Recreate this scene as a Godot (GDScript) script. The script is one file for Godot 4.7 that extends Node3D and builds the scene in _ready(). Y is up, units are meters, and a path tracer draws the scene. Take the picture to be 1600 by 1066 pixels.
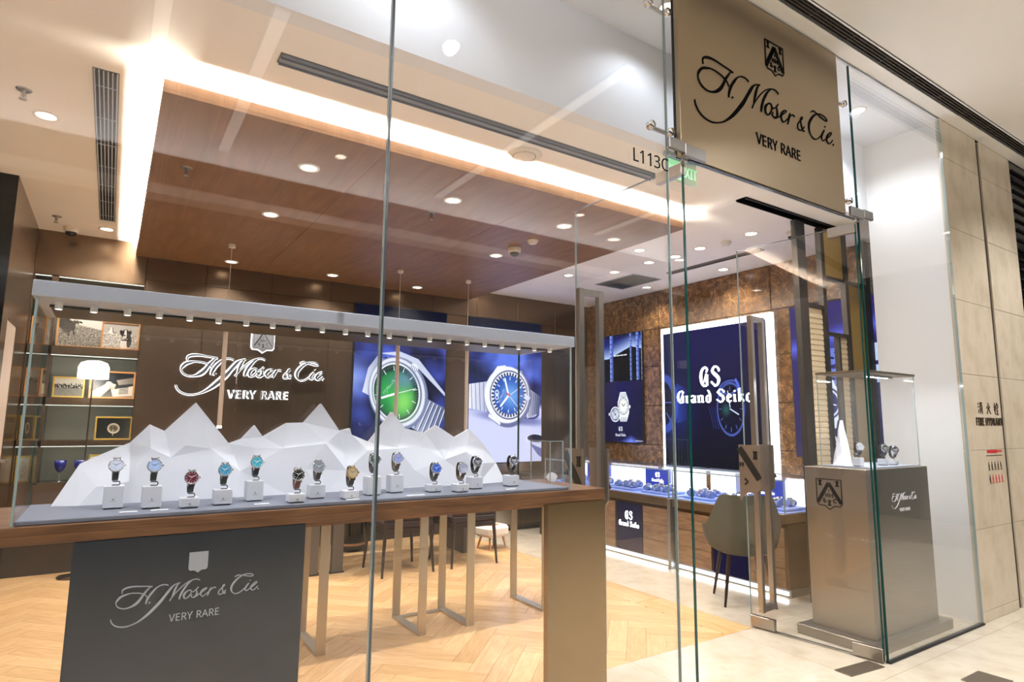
extends Node3D

# ------------------------------------------------------------------ measures
const FACADE := -1.902          # plane of the shop front
const ZONE := -2.47             # back of the display window zone, face of the bulkhead
const BACK := -6.83             # rear wall of the shop
const GS := 5.8                 # marble side wall
const CEIL := 3.05              # shop ceiling
const WOOD := 2.92              # underside of the wooden ceiling raft
const HIGH := 3.68              # ceiling of the window zone and of the mall

var M := {}
var names := {}
var rng := RandomNumberGenerator.new()
const ORD := ["first", "second", "third", "fourth", "fifth", "sixth", "seventh", "eighth", "ninth", "tenth", "eleventh", "twelfth", "thirteenth", "fourteenth", "fifteenth", "sixteenth", "seventeenth", "eighteenth", "nineteenth", "twentieth", "twenty-first", "twenty-second"]

# ------------------------------------------------------------------ nodes
func numbered(called: String) -> String:
	if not names.has(called):
		names[called] = 0
		return called
	names[called] += 1
	return "%s_%03d" % [called, names[called]]

func tag(o, label: String, category: String, group := ""):
	o.set_meta("label", label)
	o.set_meta("category", category)
	if group:
		o.set_meta("group", group)
	return o

func thing(called: String, label: String, category: String, at := Vector3.ZERO, turn := 0.0, group := ""):
	var o := Node3D.new()
	o.name = numbered(called)
	add_child(o, true)
	o.position = at
	o.rotation.y = turn
	return tag(o, label, category, group)

func obj(called: String, st, m, parent = null):
	var o := MeshInstance3D.new()
	if st is SurfaceTool:
		st.generate_normals()
		o.mesh = st.commit()
	else:
		o.mesh = st
	o.material_override = m
	if parent == null:
		o.name = numbered(called)
		add_child(o, true)
	else:
		o.name = called
		parent.add_child(o, true)
	return o

func struct(called: String, st, m, parent = null):
	var o = obj(called, st, m, parent)
	if parent == null:
		o.set_meta("kind", "structure")
	return o

func put(called: String, m, parent, size: Vector3, at: Vector3, bev := 0.0):
	var st = tool()
	box(st, at, size, bev)
	return obj(called, st, m, parent)

# ------------------------------------------------------------------ geometry
func tool() -> SurfaceTool:
	var st := SurfaceTool.new()
	st.begin(Mesh.PRIMITIVE_TRIANGLES)
	st.set_smooth_group(-1)
	return st

# three points counter-clockwise seen from outside
func tri(st, a: Vector3, b: Vector3, c: Vector3):
	st.add_vertex(a)
	st.add_vertex(c)
	st.add_vertex(b)

func quad(st, a, b, c, d):
	tri(st, a, b, c)
	tri(st, a, c, d)

# outward by the middle of a convex body
func otri(st, mid: Vector3, a: Vector3, b: Vector3, c: Vector3):
	if (b - a).cross(c - a).dot((a + b + c) / 3.0 - mid) < 0.0:
		tri(st, a, c, b)
	else:
		tri(st, a, b, c)

func oquad(st, mid, a, b, c, d):
	otri(st, mid, a, b, c)
	otri(st, mid, a, c, d)

func box(st, c: Vector3, s: Vector3, bev := 0.0, xf := Transform3D.IDENTITY):
	var h := s / 2.0
	var mid: Vector3 = xf * c
	if bev <= 0.0:
		var v := []
		for k in 8:
			v.append(xf * (c + Vector3(h.x * (1 if k & 1 else -1), h.y * (1 if k & 2 else -1), h.z * (1 if k & 4 else -1))))
		for f in [[0, 1, 3, 2], [4, 5, 7, 6], [0, 1, 5, 4], [2, 3, 7, 6], [0, 2, 6, 4], [1, 3, 7, 5]]:
			oquad(st, mid, v[f[0]], v[f[1]], v[f[2]], v[f[3]])
		return
	var p := {}
	for k in 8:
		var g := Vector3(1 if k & 1 else -1, 1 if k & 2 else -1, 1 if k & 4 else -1)
		for ax in 3:
			var e := h - Vector3.ONE * bev
			e[ax] = h[ax]
			p[k * 3 + ax] = xf * (c + g * e)
	for ax in 3:
		var b1 := 1 << ((ax + 1) % 3)
		var b2 := 1 << ((ax + 2) % 3)
		for side in [0, 1 << ax]:
			oquad(st, mid, p[side * 3 + ax], p[(side | b1) * 3 + ax], p[(side | b1 | b2) * 3 + ax], p[(side | b2) * 3 + ax])
		for i in [0, b1]:
			for j in [0, b2]:
				var k0: int = i | j
				var k1: int = k0 | (1 << ax)
				oquad(st, mid, p[k0 * 3 + (ax + 1) % 3], p[k1 * 3 + (ax + 1) % 3], p[k1 * 3 + (ax + 2) % 3], p[k0 * 3 + (ax + 2) % 3])
	for k in 8:
		otri(st, mid, p[k * 3], p[k * 3 + 1], p[k * 3 + 2])

# a box between two corners
func span(st, a: Vector3, b: Vector3, bev := 0.0):
	box(st, (a + b) / 2.0, (b - a).abs(), bev)

# a slab seen from below, with rectangular openings (x, z)
func slab(st, y0: float, y1: float, whole: Rect2, holes: Array):
	var xs := [whole.position.x, whole.end.x]
	var zs := [whole.position.y, whole.end.y]
	for h in holes:
		xs.append_array([h.position.x, h.end.x])
		zs.append_array([h.position.y, h.end.y])
	xs.sort()
	zs.sort()
	for j in zs.size() - 1:
		var from = null
		for i in xs.size():
			var open := true
			if i < xs.size() - 1 and zs[j + 1] - zs[j] > 0.0001:
				var c := Vector2((xs[i] + xs[i + 1]) / 2.0, (zs[j] + zs[j + 1]) / 2.0)
				open = false
				for h in holes:
					if h.has_point(c):
						open = true
			if not open and from == null:
				from = xs[i]
			elif open and from != null:
				span(st, Vector3(from, y0, zs[j]), Vector3(xs[i], y1, zs[j + 1]))
				from = null

# sheet-metal duct over an opening: four sides and a lid, open below
func duct(parent, w: float, d: float, h: float, m):
	var st = tool()
	var t := 0.006
	box(st, Vector3(-w / 2 - t / 2, h / 2, 0), Vector3(t, h, d + 2 * t))
	box(st, Vector3(w / 2 + t / 2, h / 2, 0), Vector3(t, h, d + 2 * t))
	box(st, Vector3(0, h / 2, -d / 2 - t / 2), Vector3(w, h, t))
	box(st, Vector3(0, h / 2, d / 2 + t / 2), Vector3(w, h, t))
	box(st, Vector3(0, h + t / 2, 0), Vector3(w + 2 * t, t, d + 2 * t))
	return obj("duct", st, m, parent)

# profile of (radius, height) from bottom to top, turned round y
func lathe(st, profile: Array, seg := 24, xf := Transform3D.IDENTITY, smooth := true):
	st.set_smooth_group(0 if smooth else -1)
	for i in profile.size() - 1:
		for j in seg:
			var a0 := TAU * j / seg
			var a1 := TAU * (j + 1) / seg
			var p: Vector2 = profile[i]
			var q: Vector2 = profile[i + 1]
			var a: Vector3 = xf * Vector3(p.x * cos(a0), p.y, p.x * sin(a0))
			var b: Vector3 = xf * Vector3(p.x * cos(a1), p.y, p.x * sin(a1))
			var c: Vector3 = xf * Vector3(q.x * cos(a1), q.y, q.x * sin(a1))
			var d: Vector3 = xf * Vector3(q.x * cos(a0), q.y, q.x * sin(a0))
			if p.x > 0.00001:
				tri(st, a, c, b)
			if q.x > 0.00001:
				tri(st, a, d, c)
	st.set_smooth_group(-1)

func tube(st, pts: Array, radii, seg := 8):
	var up := Vector3.UP
	var rings := []
	for i in pts.size():
		var t: Vector3 = (pts[mini(i + 1, pts.size() - 1)] - pts[maxi(i - 1, 0)]).normalized()
		if absf(t.dot(up)) > 0.95:
			up = Vector3.RIGHT if absf(t.x) < 0.9 else Vector3.BACK
		var u := up.cross(t).normalized()
		var w := t.cross(u).normalized()
		up = w
		var r: float = radii[i] if radii is Array else radii
		var ring := []
		for k in seg:
			var a := TAU * k / seg
			ring.append(pts[i] + (u * cos(a) + w * sin(a)) * r)
		rings.append(ring)
	st.set_smooth_group(0)
	for i in rings.size() - 1:
		for k in seg:
			var n := (k + 1) % seg
			quad(st, rings[i][k], rings[i][n], rings[i + 1][n], rings[i + 1][k])
	st.set_smooth_group(-1)
	for k in range(1, seg - 1):
		tri(st, rings[0][0], rings[0][k + 1], rings[0][k])
		var e = rings[-1]
		tri(st, e[0], e[k], e[k + 1])

# outline in x, y of the frame, thickness along its z
func prism(st, poly: PackedVector2Array, depth: float, xf := Transform3D.IDENTITY):
	var pl := poly
	if Geometry2D.is_polygon_clockwise(pl):
		pl.reverse()
	var idx := Geometry2D.triangulate_polygon(pl)
	var flip: bool = xf.basis.determinant() < 0
	for k in range(0, idx.size(), 3):
		var a := pl[idx[k]]
		var b := pl[idx[k + 1]]
		var c := pl[idx[k + 2]]
		if ((b - a).cross(c - a) < 0) != flip:
			var s := b
			b = c
			c = s
		tri(st, xf * Vector3(a.x, a.y, depth), xf * Vector3(b.x, b.y, depth), xf * Vector3(c.x, c.y, depth))
		tri(st, xf * Vector3(a.x, a.y, 0), xf * Vector3(c.x, c.y, 0), xf * Vector3(b.x, b.y, 0))
	for k in pl.size():
		var a := pl[k]
		var b := pl[(k + 1) % pl.size()]
		var q := [xf * Vector3(a.x, a.y, 0), xf * Vector3(b.x, b.y, 0), xf * Vector3(b.x, b.y, depth), xf * Vector3(a.x, a.y, depth)]
		if flip:
			quad(st, q[0], q[3], q[2], q[1])
		else:
			quad(st, q[0], q[1], q[2], q[3])

# pen strokes [x, y, w, x, y, w ...] in thousandths -> ribbons with left and right edges
func ribbons(strokes: Array, size: float, fat := 1.0, sub := 3) -> Array:
	var made := []
	for s in strokes:
		var n: int = s.size() / 3
		var c := []
		for i in n:
			c.append(Vector3(s[i * 3], s[i * 3 + 1], s[i * 3 + 2] * fat) * 0.001 * size)
		var p := []
		if n < 3 or sub < 2:
			p = c
		else:
			for i in n - 1:
				for k in sub:
					var a: Vector3 = c[maxi(i - 1, 0)]
					var b: Vector3 = c[i]
					var e: Vector3 = c[i + 1]
					var f: Vector3 = c[mini(i + 2, n - 1)]
					p.append(b.cubic_interpolate(e, a, f, float(k) / sub))
			p.append(c[n - 1])
		var left := PackedVector2Array()
		var right := PackedVector2Array()
		for i in p.size():
			var t: Vector3 = p[mini(i + 1, p.size() - 1)] - p[maxi(i - 1, 0)]
			var d: Vector2 = Vector2(-t.y, t.x).normalized() * p[i].z / 2.0
			left.append(Vector2(p[i].x, p[i].y) + d)
			right.append(Vector2(p[i].x, p[i].y) - d)
		made.append([left, right])
	return made

func script_mesh(strokes: Array, size: float, depth: float, xf := Transform3D.IDENTITY, fat := 1.0, sub := 3) -> SurfaceTool:
	var st = tool()
	for r in ribbons(strokes, size, fat, sub):
		var l: PackedVector2Array = r[0]
		var q: PackedVector2Array = r[1]
		var n := l.size()
		for i in n - 1:
			var a0: Vector3 = xf * Vector3(l[i].x, l[i].y, 0)
			var a1: Vector3 = xf * Vector3(l[i + 1].x, l[i + 1].y, 0)
			var b0: Vector3 = xf * Vector3(q[i].x, q[i].y, 0)
			var b1: Vector3 = xf * Vector3(q[i + 1].x, q[i + 1].y, 0)
			var up: Vector3 = xf.basis * Vector3(0, 0, depth)
			quad(st, b0 + up, b1 + up, a1 + up, a0 + up)
			quad(st, b0, a0, a1, b1)
			quad(st, b0, b1, b1 + up, b0 + up)
			quad(st, a1, a0, a0 + up, a1 + up)
		for i in [0, n - 1]:
			var a: Vector3 = xf * Vector3(l[i].x, l[i].y, 0)
			var b: Vector3 = xf * Vector3(q[i].x, q[i].y, 0)
			var u: Vector3 = xf.basis * Vector3(0, 0, depth)
			if i == 0:
				quad(st, a, b, b + u, a + u)
			else:
				quad(st, b, a, a + u, b + u)
	return st

func lettering(words: String, height: float, depth: float, face := "Droid Sans", heavy := false, squeeze := 1.0) -> ArrayMesh:
	var f := SystemFont.new()
	f.font_names = PackedStringArray([face])
	if heavy:
		f.font_weight = 700
	var t := TextMesh.new()
	t.text = words
	t.font = f
	t.font_size = 64
	t.pixel_size = height / 46.0      # capitals are about 46 of 64
	t.depth = depth
	t.curve_step = 2.0
	var st := SurfaceTool.new()
	st.begin(Mesh.PRIMITIVE_TRIANGLES)
	st.append_from(t, 0, Transform3D(Basis.from_scale(Vector3(squeeze, 1, 1)), Vector3.ZERO))
	for k in range(1, t.get_surface_count()):
		st.append_from(t, k, Transform3D(Basis.from_scale(Vector3(squeeze, 1, 1)), Vector3.ZERO))
	return st.commit()

# two words set side by side round a middle point
func tagline(parent, at: Vector3, height: float, depth: float, m, heavy := false):
	var left := lettering("VERY", height, depth, "Droid Sans", heavy)
	var right := lettering("RARE", height, depth, "Droid Sans", heavy)
	var gap := height * 0.26
	place(obj("tagline_word", left, m, parent), at - Vector3(left.get_aabb().size.x / 2 + gap, 0, 0))
	place(obj("tagline_word", right, m, parent), at + Vector3(right.get_aabb().size.x / 2 + gap, 0, 0))

func place(o, at: Vector3, basis := Basis.IDENTITY):
	o.transform = Transform3D(basis, at)
	return o

# frames for things on the side wall (facing -x, reading towards the street)
const SIDE := Basis(Vector3(0, 0, 1), Vector3(0, 1, 0), Vector3(-1, 0, 0))

# ------------------------------------------------------------------ materials
func mat(called: String, color: Color, rough := 0.6, metal := 0.0) -> StandardMaterial3D:
	var m := StandardMaterial3D.new()
	m.resource_name = called
	m.albedo_color = color
	m.roughness = rough
	m.metallic = metal
	M[called] = m
	return m

func c8(r: float, g: float, b: float) -> Color:
	return Color(r / 255.0, g / 255.0, b / 255.0)

func glow(called: String, color: Color, energy: float) -> StandardMaterial3D:
	var m := mat(called, Color(0.9, 0.9, 0.9), 0.5)
	m.emission_enabled = true
	m.emission = color
	m.emission_energy_multiplier = energy
	return m

func glass(called: String, alpha := 0.03, tint := Color(0.93, 1.0, 0.97)) -> StandardMaterial3D:
	var m := mat(called, Color(tint.r, tint.g, tint.b, alpha), 0.0)
	m.transparency = BaseMaterial3D.TRANSPARENCY_ALPHA
	m.metallic_specular = 0.4
	return m

func textured(m: StandardMaterial3D, img: Image, scale: Vector3, world := true, bump := 0.0, bump_img: Image = null):
	m.albedo_texture = ImageTexture.create_from_image(img)
	m.uv1_triplanar = true
	m.uv1_world_triplanar = world
	m.uv1_scale = scale
	if bump > 0.0:
		m.heightmap_enabled = true
		m.heightmap_texture = ImageTexture.create_from_image(bump_img if bump_img else img)
		m.heightmap_scale = bump
	return m

func noise(seed_: int, freq: float, octaves := 4, kind := FastNoiseLite.TYPE_SIMPLEX_SMOOTH) -> FastNoiseLite:
	var n := FastNoiseLite.new()
	n.seed = seed_
	n.noise_type = kind
	n.frequency = freq
	n.fractal_octaves = octaves
	return n

# wood: long grain along u; wraps round a cylinder so that it repeats without a seam
func wood_image(a: Color, b: Color, seed_: int, contrast := 1.0, w := 256, h := 256) -> Image:
	var img := Image.create(w, h, false, Image.FORMAT_RGB8)
	var n1 := noise(seed_, 1.0, 4)
	var n2 := noise(seed_ + 7, 1.0, 2)
	for y in h:
		var ay := TAU * y / h
		for x in w:
			var ax := TAU * x / w
			var s := Vector3(cos(ax) * 0.35, sin(ax) * 0.35, 0)
			var t := n1.get_noise_3d(s.x + cos(ay) * 9.0, s.y + sin(ay) * 9.0, 0.3) * 0.9
			t += n2.get_noise_3d(s.x * 2.0 + cos(ay) * 1.3, s.y * 2.0, sin(ay) * 1.3) * 0.7
			img.set_pixel(x, y, a.lerp(b, clampf(0.5 + t * contrast, 0.0, 1.0)))
	return img

# tiling cloudy pattern of colours
func cloud_image(cols: Array, seed_: int, freq: float, octaves := 4, size := 256) -> Image:
	var n := noise(seed_, freq, octaves)
	var g := n.get_seamless_image(size, size)
	var img := Image.create(size, size, false, Image.FORMAT_RGB8)
	for y in size:
		for x in size:
			var t := g.get_pixel(x, y).r * (cols.size() - 1)
			var i := mini(int(t), cols.size() - 2)
			img.set_pixel(x, y, cols[i].lerp(cols[i + 1], t - i))
	return img

# dark emperador marble: cloudy brown with a net of pale broken veins
func marble_image(size := 512) -> Image:
	var n := noise(31, 0.03, 5).get_seamless_image(size, size)
	var v := noise(77, 0.022, 4)
	v.fractal_type = FastNoiseLite.FRACTAL_RIDGED
	v.domain_warp_enabled = true
	v.domain_warp_amplitude = 26.0
	v.domain_warp_frequency = 0.02
	var r := v.get_seamless_image(size, size)
	var v2 := noise(12, 0.05, 3)
	v2.fractal_type = FastNoiseLite.FRACTAL_RIDGED
	var r2 := v2.get_seamless_image(size, size)
	var img := Image.create(size, size, false, Image.FORMAT_RGB8)
	for y in size:
		for x in size:
			var t := n.get_pixel(x, y).r
			var c := c8(84, 58, 34).lerp(c8(128, 93, 57), smoothstep(0.2, 0.85, t))
			c = c.lerp(c8(150, 114, 74), smoothstep(0.66, 0.95, r2.get_pixel(x, y).r) * 0.35)
			c = c.lerp(c8(206, 172, 124), smoothstep(0.76, 0.94, r.get_pixel(x, y).r) * smoothstep(0.3, 0.55, t) * 0.85)
			img.set_pixel(x, y, c)
	# broken pale veins, drawn so that they run on over the edges
	var g := RandomNumberGenerator.new()
	g.seed = 5
	for k in 260:
		var p := Vector2(g.randf() * size, g.randf() * size)
		var dir := g.randf() * TAU
		var bend := g.randf_range(-0.035, 0.035)
		var strong := g.randf_range(0.25, 0.8)
		for s in g.randi_range(30, 110):
			p += Vector2.from_angle(dir)
			dir += bend + g.randf_range(-0.16, 0.16)
			var x := posmod(int(p.x), size)
			var y := posmod(int(p.y), size)
			img.set_pixel(x, y, img.get_pixel(x, y).lerp(c8(206, 170, 118), strong))
			var x2 := posmod(int(p.x) + 1, size)
			img.set_pixel(x2, y, img.get_pixel(x2, y).lerp(c8(190, 150, 100), strong * 0.5))
	return img

# ------------------------------------------------------------------ pen strokes: x, y, width in thousandths
const SCRIPT_LOGO := [
	[-441, 96, 4, -444, 108, 4, -440, 121, 6, -427, 130, 7, -402, 136, 7, -366, 137, 5, -326, 132, 4, -289, 128, 4, -252, 122, 4],
	[-252, 124, 4, -269, 118, 5, -286, 99, 7, -304, 76, 9, -319, 50, 10, -338, 24, 12, -360, 6, 11, -385, -6, 6, -414, -12, 4, -442, -7, 4, -465, 8, 4, -476, 31, 4, -469, 52, 8, -451, 73, 9, -424, 84, 7, -395, 91, 4, -364, 90, 4, -333, 85, 4, -311, 76, 4, -293, 65, 4, -284, 49, 4],
	[-148, 116, 4, -166, 124, 4, -189, 125, 4, -209, 119, 4, -229, 106, 6, -249, 83, 9, -265, 62, 9, -278, 38, 9, -285, 17, 7, -287, 2, 5],
	[-266, 11, 7, -261, 5, 7],
	[-500, -75, 4, -495, -93, 4, -481, -113, 4, -458, -129, 4, -428, -138, 4, -394, -139, 4, -358, -130, 4, -326, -116, 6, -293, -94, 9, -259, -65, 12, -223, -28, 13, -192, 7, 13, -166, 43, 11, -141, 77, 11, -122, 102, 9, -101, 118, 5, -70, 127, 4],
	[-69, 128, 4, -86, 114, 6, -98, 90, 9, -106, 68, 9, -113, 47, 6, -118, 30, 4],
	[-132, 2, 5, -124, 17, 4, -101, 48, 4, -73, 79, 4, -46, 104, 4, -19, 123, 4, 8, 134, 4, 35, 139, 4, 54, 135, 4, 65, 127, 4],
	[10, 133, 4, -15, 113, 7, -34, 88, 9, -49, 64, 9, -59, 41, 9, -66, 20, 8, -69, 4, 4],
	[-15, 59, 5, -33, 43, 9, -39, 25, 9, -35, 9, 6, -21, 4, 4, -5, 16, 6, 7, 34, 4, 11, 49, 4, 5, 61, 5, -15, 60, 5],
	[9, 51, 4, 24, 47, 4, 35, 54, 4, 50, 68, 4, 59, 78, 5],
	[44, 62, 4, 48, 49, 5, 50, 35, 7, 48, 21, 8, 35, 7, 7, 21, 6, 4, 11, 15, 4, 17, 28, 4],
	[45, 9, 4, 71, 27, 4, 90, 39, 4, 109, 53, 4, 119, 63, 4, 107, 63, 4, 91, 52, 8, 78, 32, 9, 79, 15, 5, 91, 4, 4, 108, 13, 4, 128, 31, 4],
	[148, 62, 4, 140, 45, 7, 133, 25, 7, 125, 3, 4],
	[137, 32, 4, 152, 51, 4, 167, 60, 5, 183, 56, 4],
	[256, 29, 4, 246, 16, 4, 226, 3, 4, 209, 2, 4, 202, 12, 4, 206, 28, 4, 221, 45, 4, 237, 58, 4, 245, 68, 4, 241, 72, 4, 233, 65, 4, 229, 53, 4, 231, 35, 5, 236, 17, 5, 244, 6, 5, 256, 6, 4],
	[317, 118, 4, 325, 125, 5, 338, 131, 5, 356, 129, 4, 379, 124, 4, 405, 117, 4, 427, 112, 4, 449, 112, 4, 453, 118, 4, 443, 126, 4, 420, 132, 4, 397, 132, 4, 375, 126, 5, 345, 111, 7, 319, 87, 9, 300, 60, 9, 294, 37, 9, 297, 17, 7, 308, 1, 4, 327, -9, 4, 349, -7, 4, 371, 5, 4, 391, 21, 4],
	[431, 82, 5, 435, 76, 5],
	[424, 59, 5, 406, 36, 7, 397, 17, 7, 401, 5, 4, 414, 4, 4, 434, 17, 4, 461, 35, 4, 479, 50, 4, 486, 62, 4, 474, 61, 4, 456, 46, 7, 442, 27, 8, 442, 11, 6, 458, 0, 4, 478, 12, 4, 493, 28, 4],
	[494, 8, 6, 500, 3, 6],
]
const GOTHIC_GS := [
	[-130, 800, 90, -220, 880, 110, -360, 840, 130, -470, 680, 160, -500, 450, 180, -460, 200, 170, -340, 50, 130, -180, 60, 100],
	[-160, 60, 150, -160, 480, 150],
	[-130, 800, 130, -200, 640, 80],
	[-240, 560, 110, -100, 480, 120],
	[-350, 180, 60, -220, 560, 60],
	[520, 720, 120, 400, 870, 100, 250, 880, 110, 140, 700, 160, 260, 560, 190, 440, 400, 200, 480, 240, 170, 380, 60, 120, 230, 30, 110],
	[60, 220, 110, 240, 60, 110],
	[520, 720, 130, 460, 680, 100],
]
const GOTHIC_FIRST := [
	[-1910, 800, 90, -2000, 880, 110, -2140, 840, 130, -2250, 680, 160, -2280, 450, 180, -2240, 200, 170, -2120, 50, 130, -1960, 60, 100],
	[-1940, 60, 150, -1940, 480, 150],
	[-1910, 800, 130, -1980, 640, 80],
	[-2020, 560, 110, -1880, 480, 120],
	[-2130, 180, 60, -2000, 560, 60],
	[-1680, 70, 150, -1680, 490, 150],
	[-1755, 490, 120, -1620, 465, 120],
	[-1740, 90, 120, -1595, 60, 120],
	[-1660, 440, 60, -1580, 520, 90],
	[-1590, 520, 130, -1510, 460, 120],
	[-1390, 450, 90, -1300, 530, 110, -1190, 500, 110],
	[-1150, 70, 150, -1150, 490, 150],
	[-1225, 490, 120, -1090, 465, 120],
	[-1210, 90, 120, -1065, 60, 120],
	[-1210, 300, 60, -1330, 260, 90],
	[-1350, 260, 140, -1350, 110, 140],
	[-1350, 90, 110, -1260, 40, 100, -1170, 120, 60],
	[-890, 70, 150, -890, 490, 150],
	[-965, 490, 120, -830, 465, 120],
	[-950, 90, 120, -805, 60, 120],
	[-650, 70, 150, -650, 490, 150],
	[-725, 490, 120, -590, 465, 120],
	[-710, 90, 120, -565, 60, 120],
	[-870, 440, 60, -750, 530, 100],
	[-760, 520, 120, -650, 460, 120],
	[-380, 100, 150, -380, 400, 150],
	[-380, 420, 110, -280, 530, 90],
	[-380, 100, 110, -260, 30, 110, -150, 120, 100],
	[-160, 120, 150, -160, 560, 150, -240, 800, 120, -310, 880, 80],
]
const GOTHIC_LAST := [
	[710, 720, 120, 590, 870, 100, 440, 880, 110, 330, 700, 160, 450, 560, 190, 630, 400, 200, 670, 240, 170, 570, 60, 120, 420, 30, 110],
	[250, 220, 110, 430, 60, 110],
	[710, 720, 130, 650, 680, 100],
	[900, 100, 150, 900, 420, 150],
	[900, 420, 110, 1010, 540, 110, 1110, 440, 120],
	[1110, 440, 120, 1070, 350, 100, 910, 300, 50],
	[900, 100, 110, 1010, 20, 120, 1130, 120, 60],
	[1320, 70, 150, 1320, 490, 150],
	[1245, 490, 120, 1380, 465, 120],
	[1260, 90, 120, 1405, 60, 120],
	[1290, 700, 110, 1360, 760, 110],
	[1590, 40, 150, 1590, 860, 150],
	[1540, 860, 60, 1670, 900, 60],
	[1600, 300, 60, 1730, 500, 90, 1820, 470, 120],
	[1640, 300, 100, 1740, 240, 140, 1820, 40, 130],
	[2020, 110, 150, 2020, 430, 150],
	[2240, 130, 150, 2240, 440, 150],
	[2020, 440, 110, 2120, 550, 100, 2240, 450, 110],
	[2020, 110, 110, 2130, 10, 110, 2240, 120, 100],
]

# ------------------------------------------------------------------ the scene
const EXPOSURE := 1.34
const DOWN := 1.95                # shop downlights
const MALL_DOWN := 5.4
const MALL_STRIP := 0.012         # linear lamps in the mall ceiling, per metre
const MALL_COVE := 12.0
const COVE := 28.0
const SPOT := 0.022

# openings in the shop ceiling: x, z, width, depth
const VENTS := [[1.79, -2.85, 2.5, 0.085], [4.54, -2.77, 1.32, 0.085], [-0.15, -4.82, 0.10, 2.74], [5.12, -5.28, 0.42, 0.62], [5.2, -4.1, 0.07, 1.2]]

func _ready():
	rng.seed = 11
	# camera: measured from the vanishing points of the photograph
	var cam := Camera3D.new()
	cam.name = "camera"
	add_child(cam)
	var yaw := deg_to_rad(33.2)
	var pitch := deg_to_rad(7.586)
	var roll := deg_to_rad(0.532)
	var fwd := Vector3(sin(yaw) * cos(pitch), sin(pitch), -cos(yaw) * cos(pitch))
	var right := Vector3(cos(yaw), 0, sin(yaw))
	var up := right.cross(fwd)
	cam.transform = Transform3D(Basis(right * cos(roll) + up * sin(roll), up * cos(roll) - right * sin(roll), -fwd), Vector3(0, 1.35, 0))
	cam.fov = rad_to_deg(2.0 * atan(533.0 / 951.53))
	cam.near = 0.05
	cam.far = 60.0
	cam.current = true
	var we := WorldEnvironment.new()
	we.name = "environment"
	var env := Environment.new()
	env.background_mode = Environment.BG_COLOR
	env.background_color = Color(0.02, 0.02, 0.022)
	env.tonemap_mode = Environment.TONE_MAPPER_LINEAR
	env.tonemap_exposure = EXPOSURE
	env.sdfgi_enabled = true
	env.ssao_enabled = true
	env.ssil_enabled = true
	we.environment = env
	add_child(we)

	palette()
	build_mall()
	build_shell()
	build_floor()
	build_back_wall()
	build_side_wall()
	build_stone_wall()
	build_ceiling_raft()
	build_ceiling_fittings()
	build_facade()
	build_hanging_sign()
	build_table()
	build_showcase()
	build_mountain()
	build_watches()
	build_pedestal()
	build_counter()
	build_seats()
	build_screen()
	build_niches()
	build_pendants()

func light_spot(parent, at: Vector3, energy: float, angle := 55.0, color := Color(1, 0.98, 0.955), size := 0.03, blend := 0.6):
	var l := SpotLight3D.new()
	l.name = "lamp_light"
	l.light_color = color
	l.light_energy = energy
	l.spot_angle = angle
	l.spot_angle_attenuation = blend
	l.spot_range = 14.0
	l.spot_attenuation = 2.0
	l.light_size = size
	l.shadow_enabled = true
	parent.add_child(l, true)
	l.position = at
	l.rotation_degrees.x = -90
	return l

func light_area(parent, at: Vector3, towards: Vector3, size: Vector2, energy: float, color := Color.WHITE, long_axis := Vector3.ZERO):
	var l := AreaLight3D.new()
	l.name = "panel_light"
	l.light_color = color
	l.light_energy = energy
	l.area_size = size
	l.area_range = 14.0
	l.area_attenuation = 2.0
	l.area_normalize_energy = true
	l.shadow_enabled = true
	parent.add_child(l, true)
	var z := -towards.normalized()
	var x := long_axis if long_axis != Vector3.ZERO else (Vector3.UP.cross(z) if absf(z.y) < 0.9 else Vector3.RIGHT)
	x = x.normalized()
	l.transform = Transform3D(Basis(x, z.cross(x), z), at)
	return l

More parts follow.
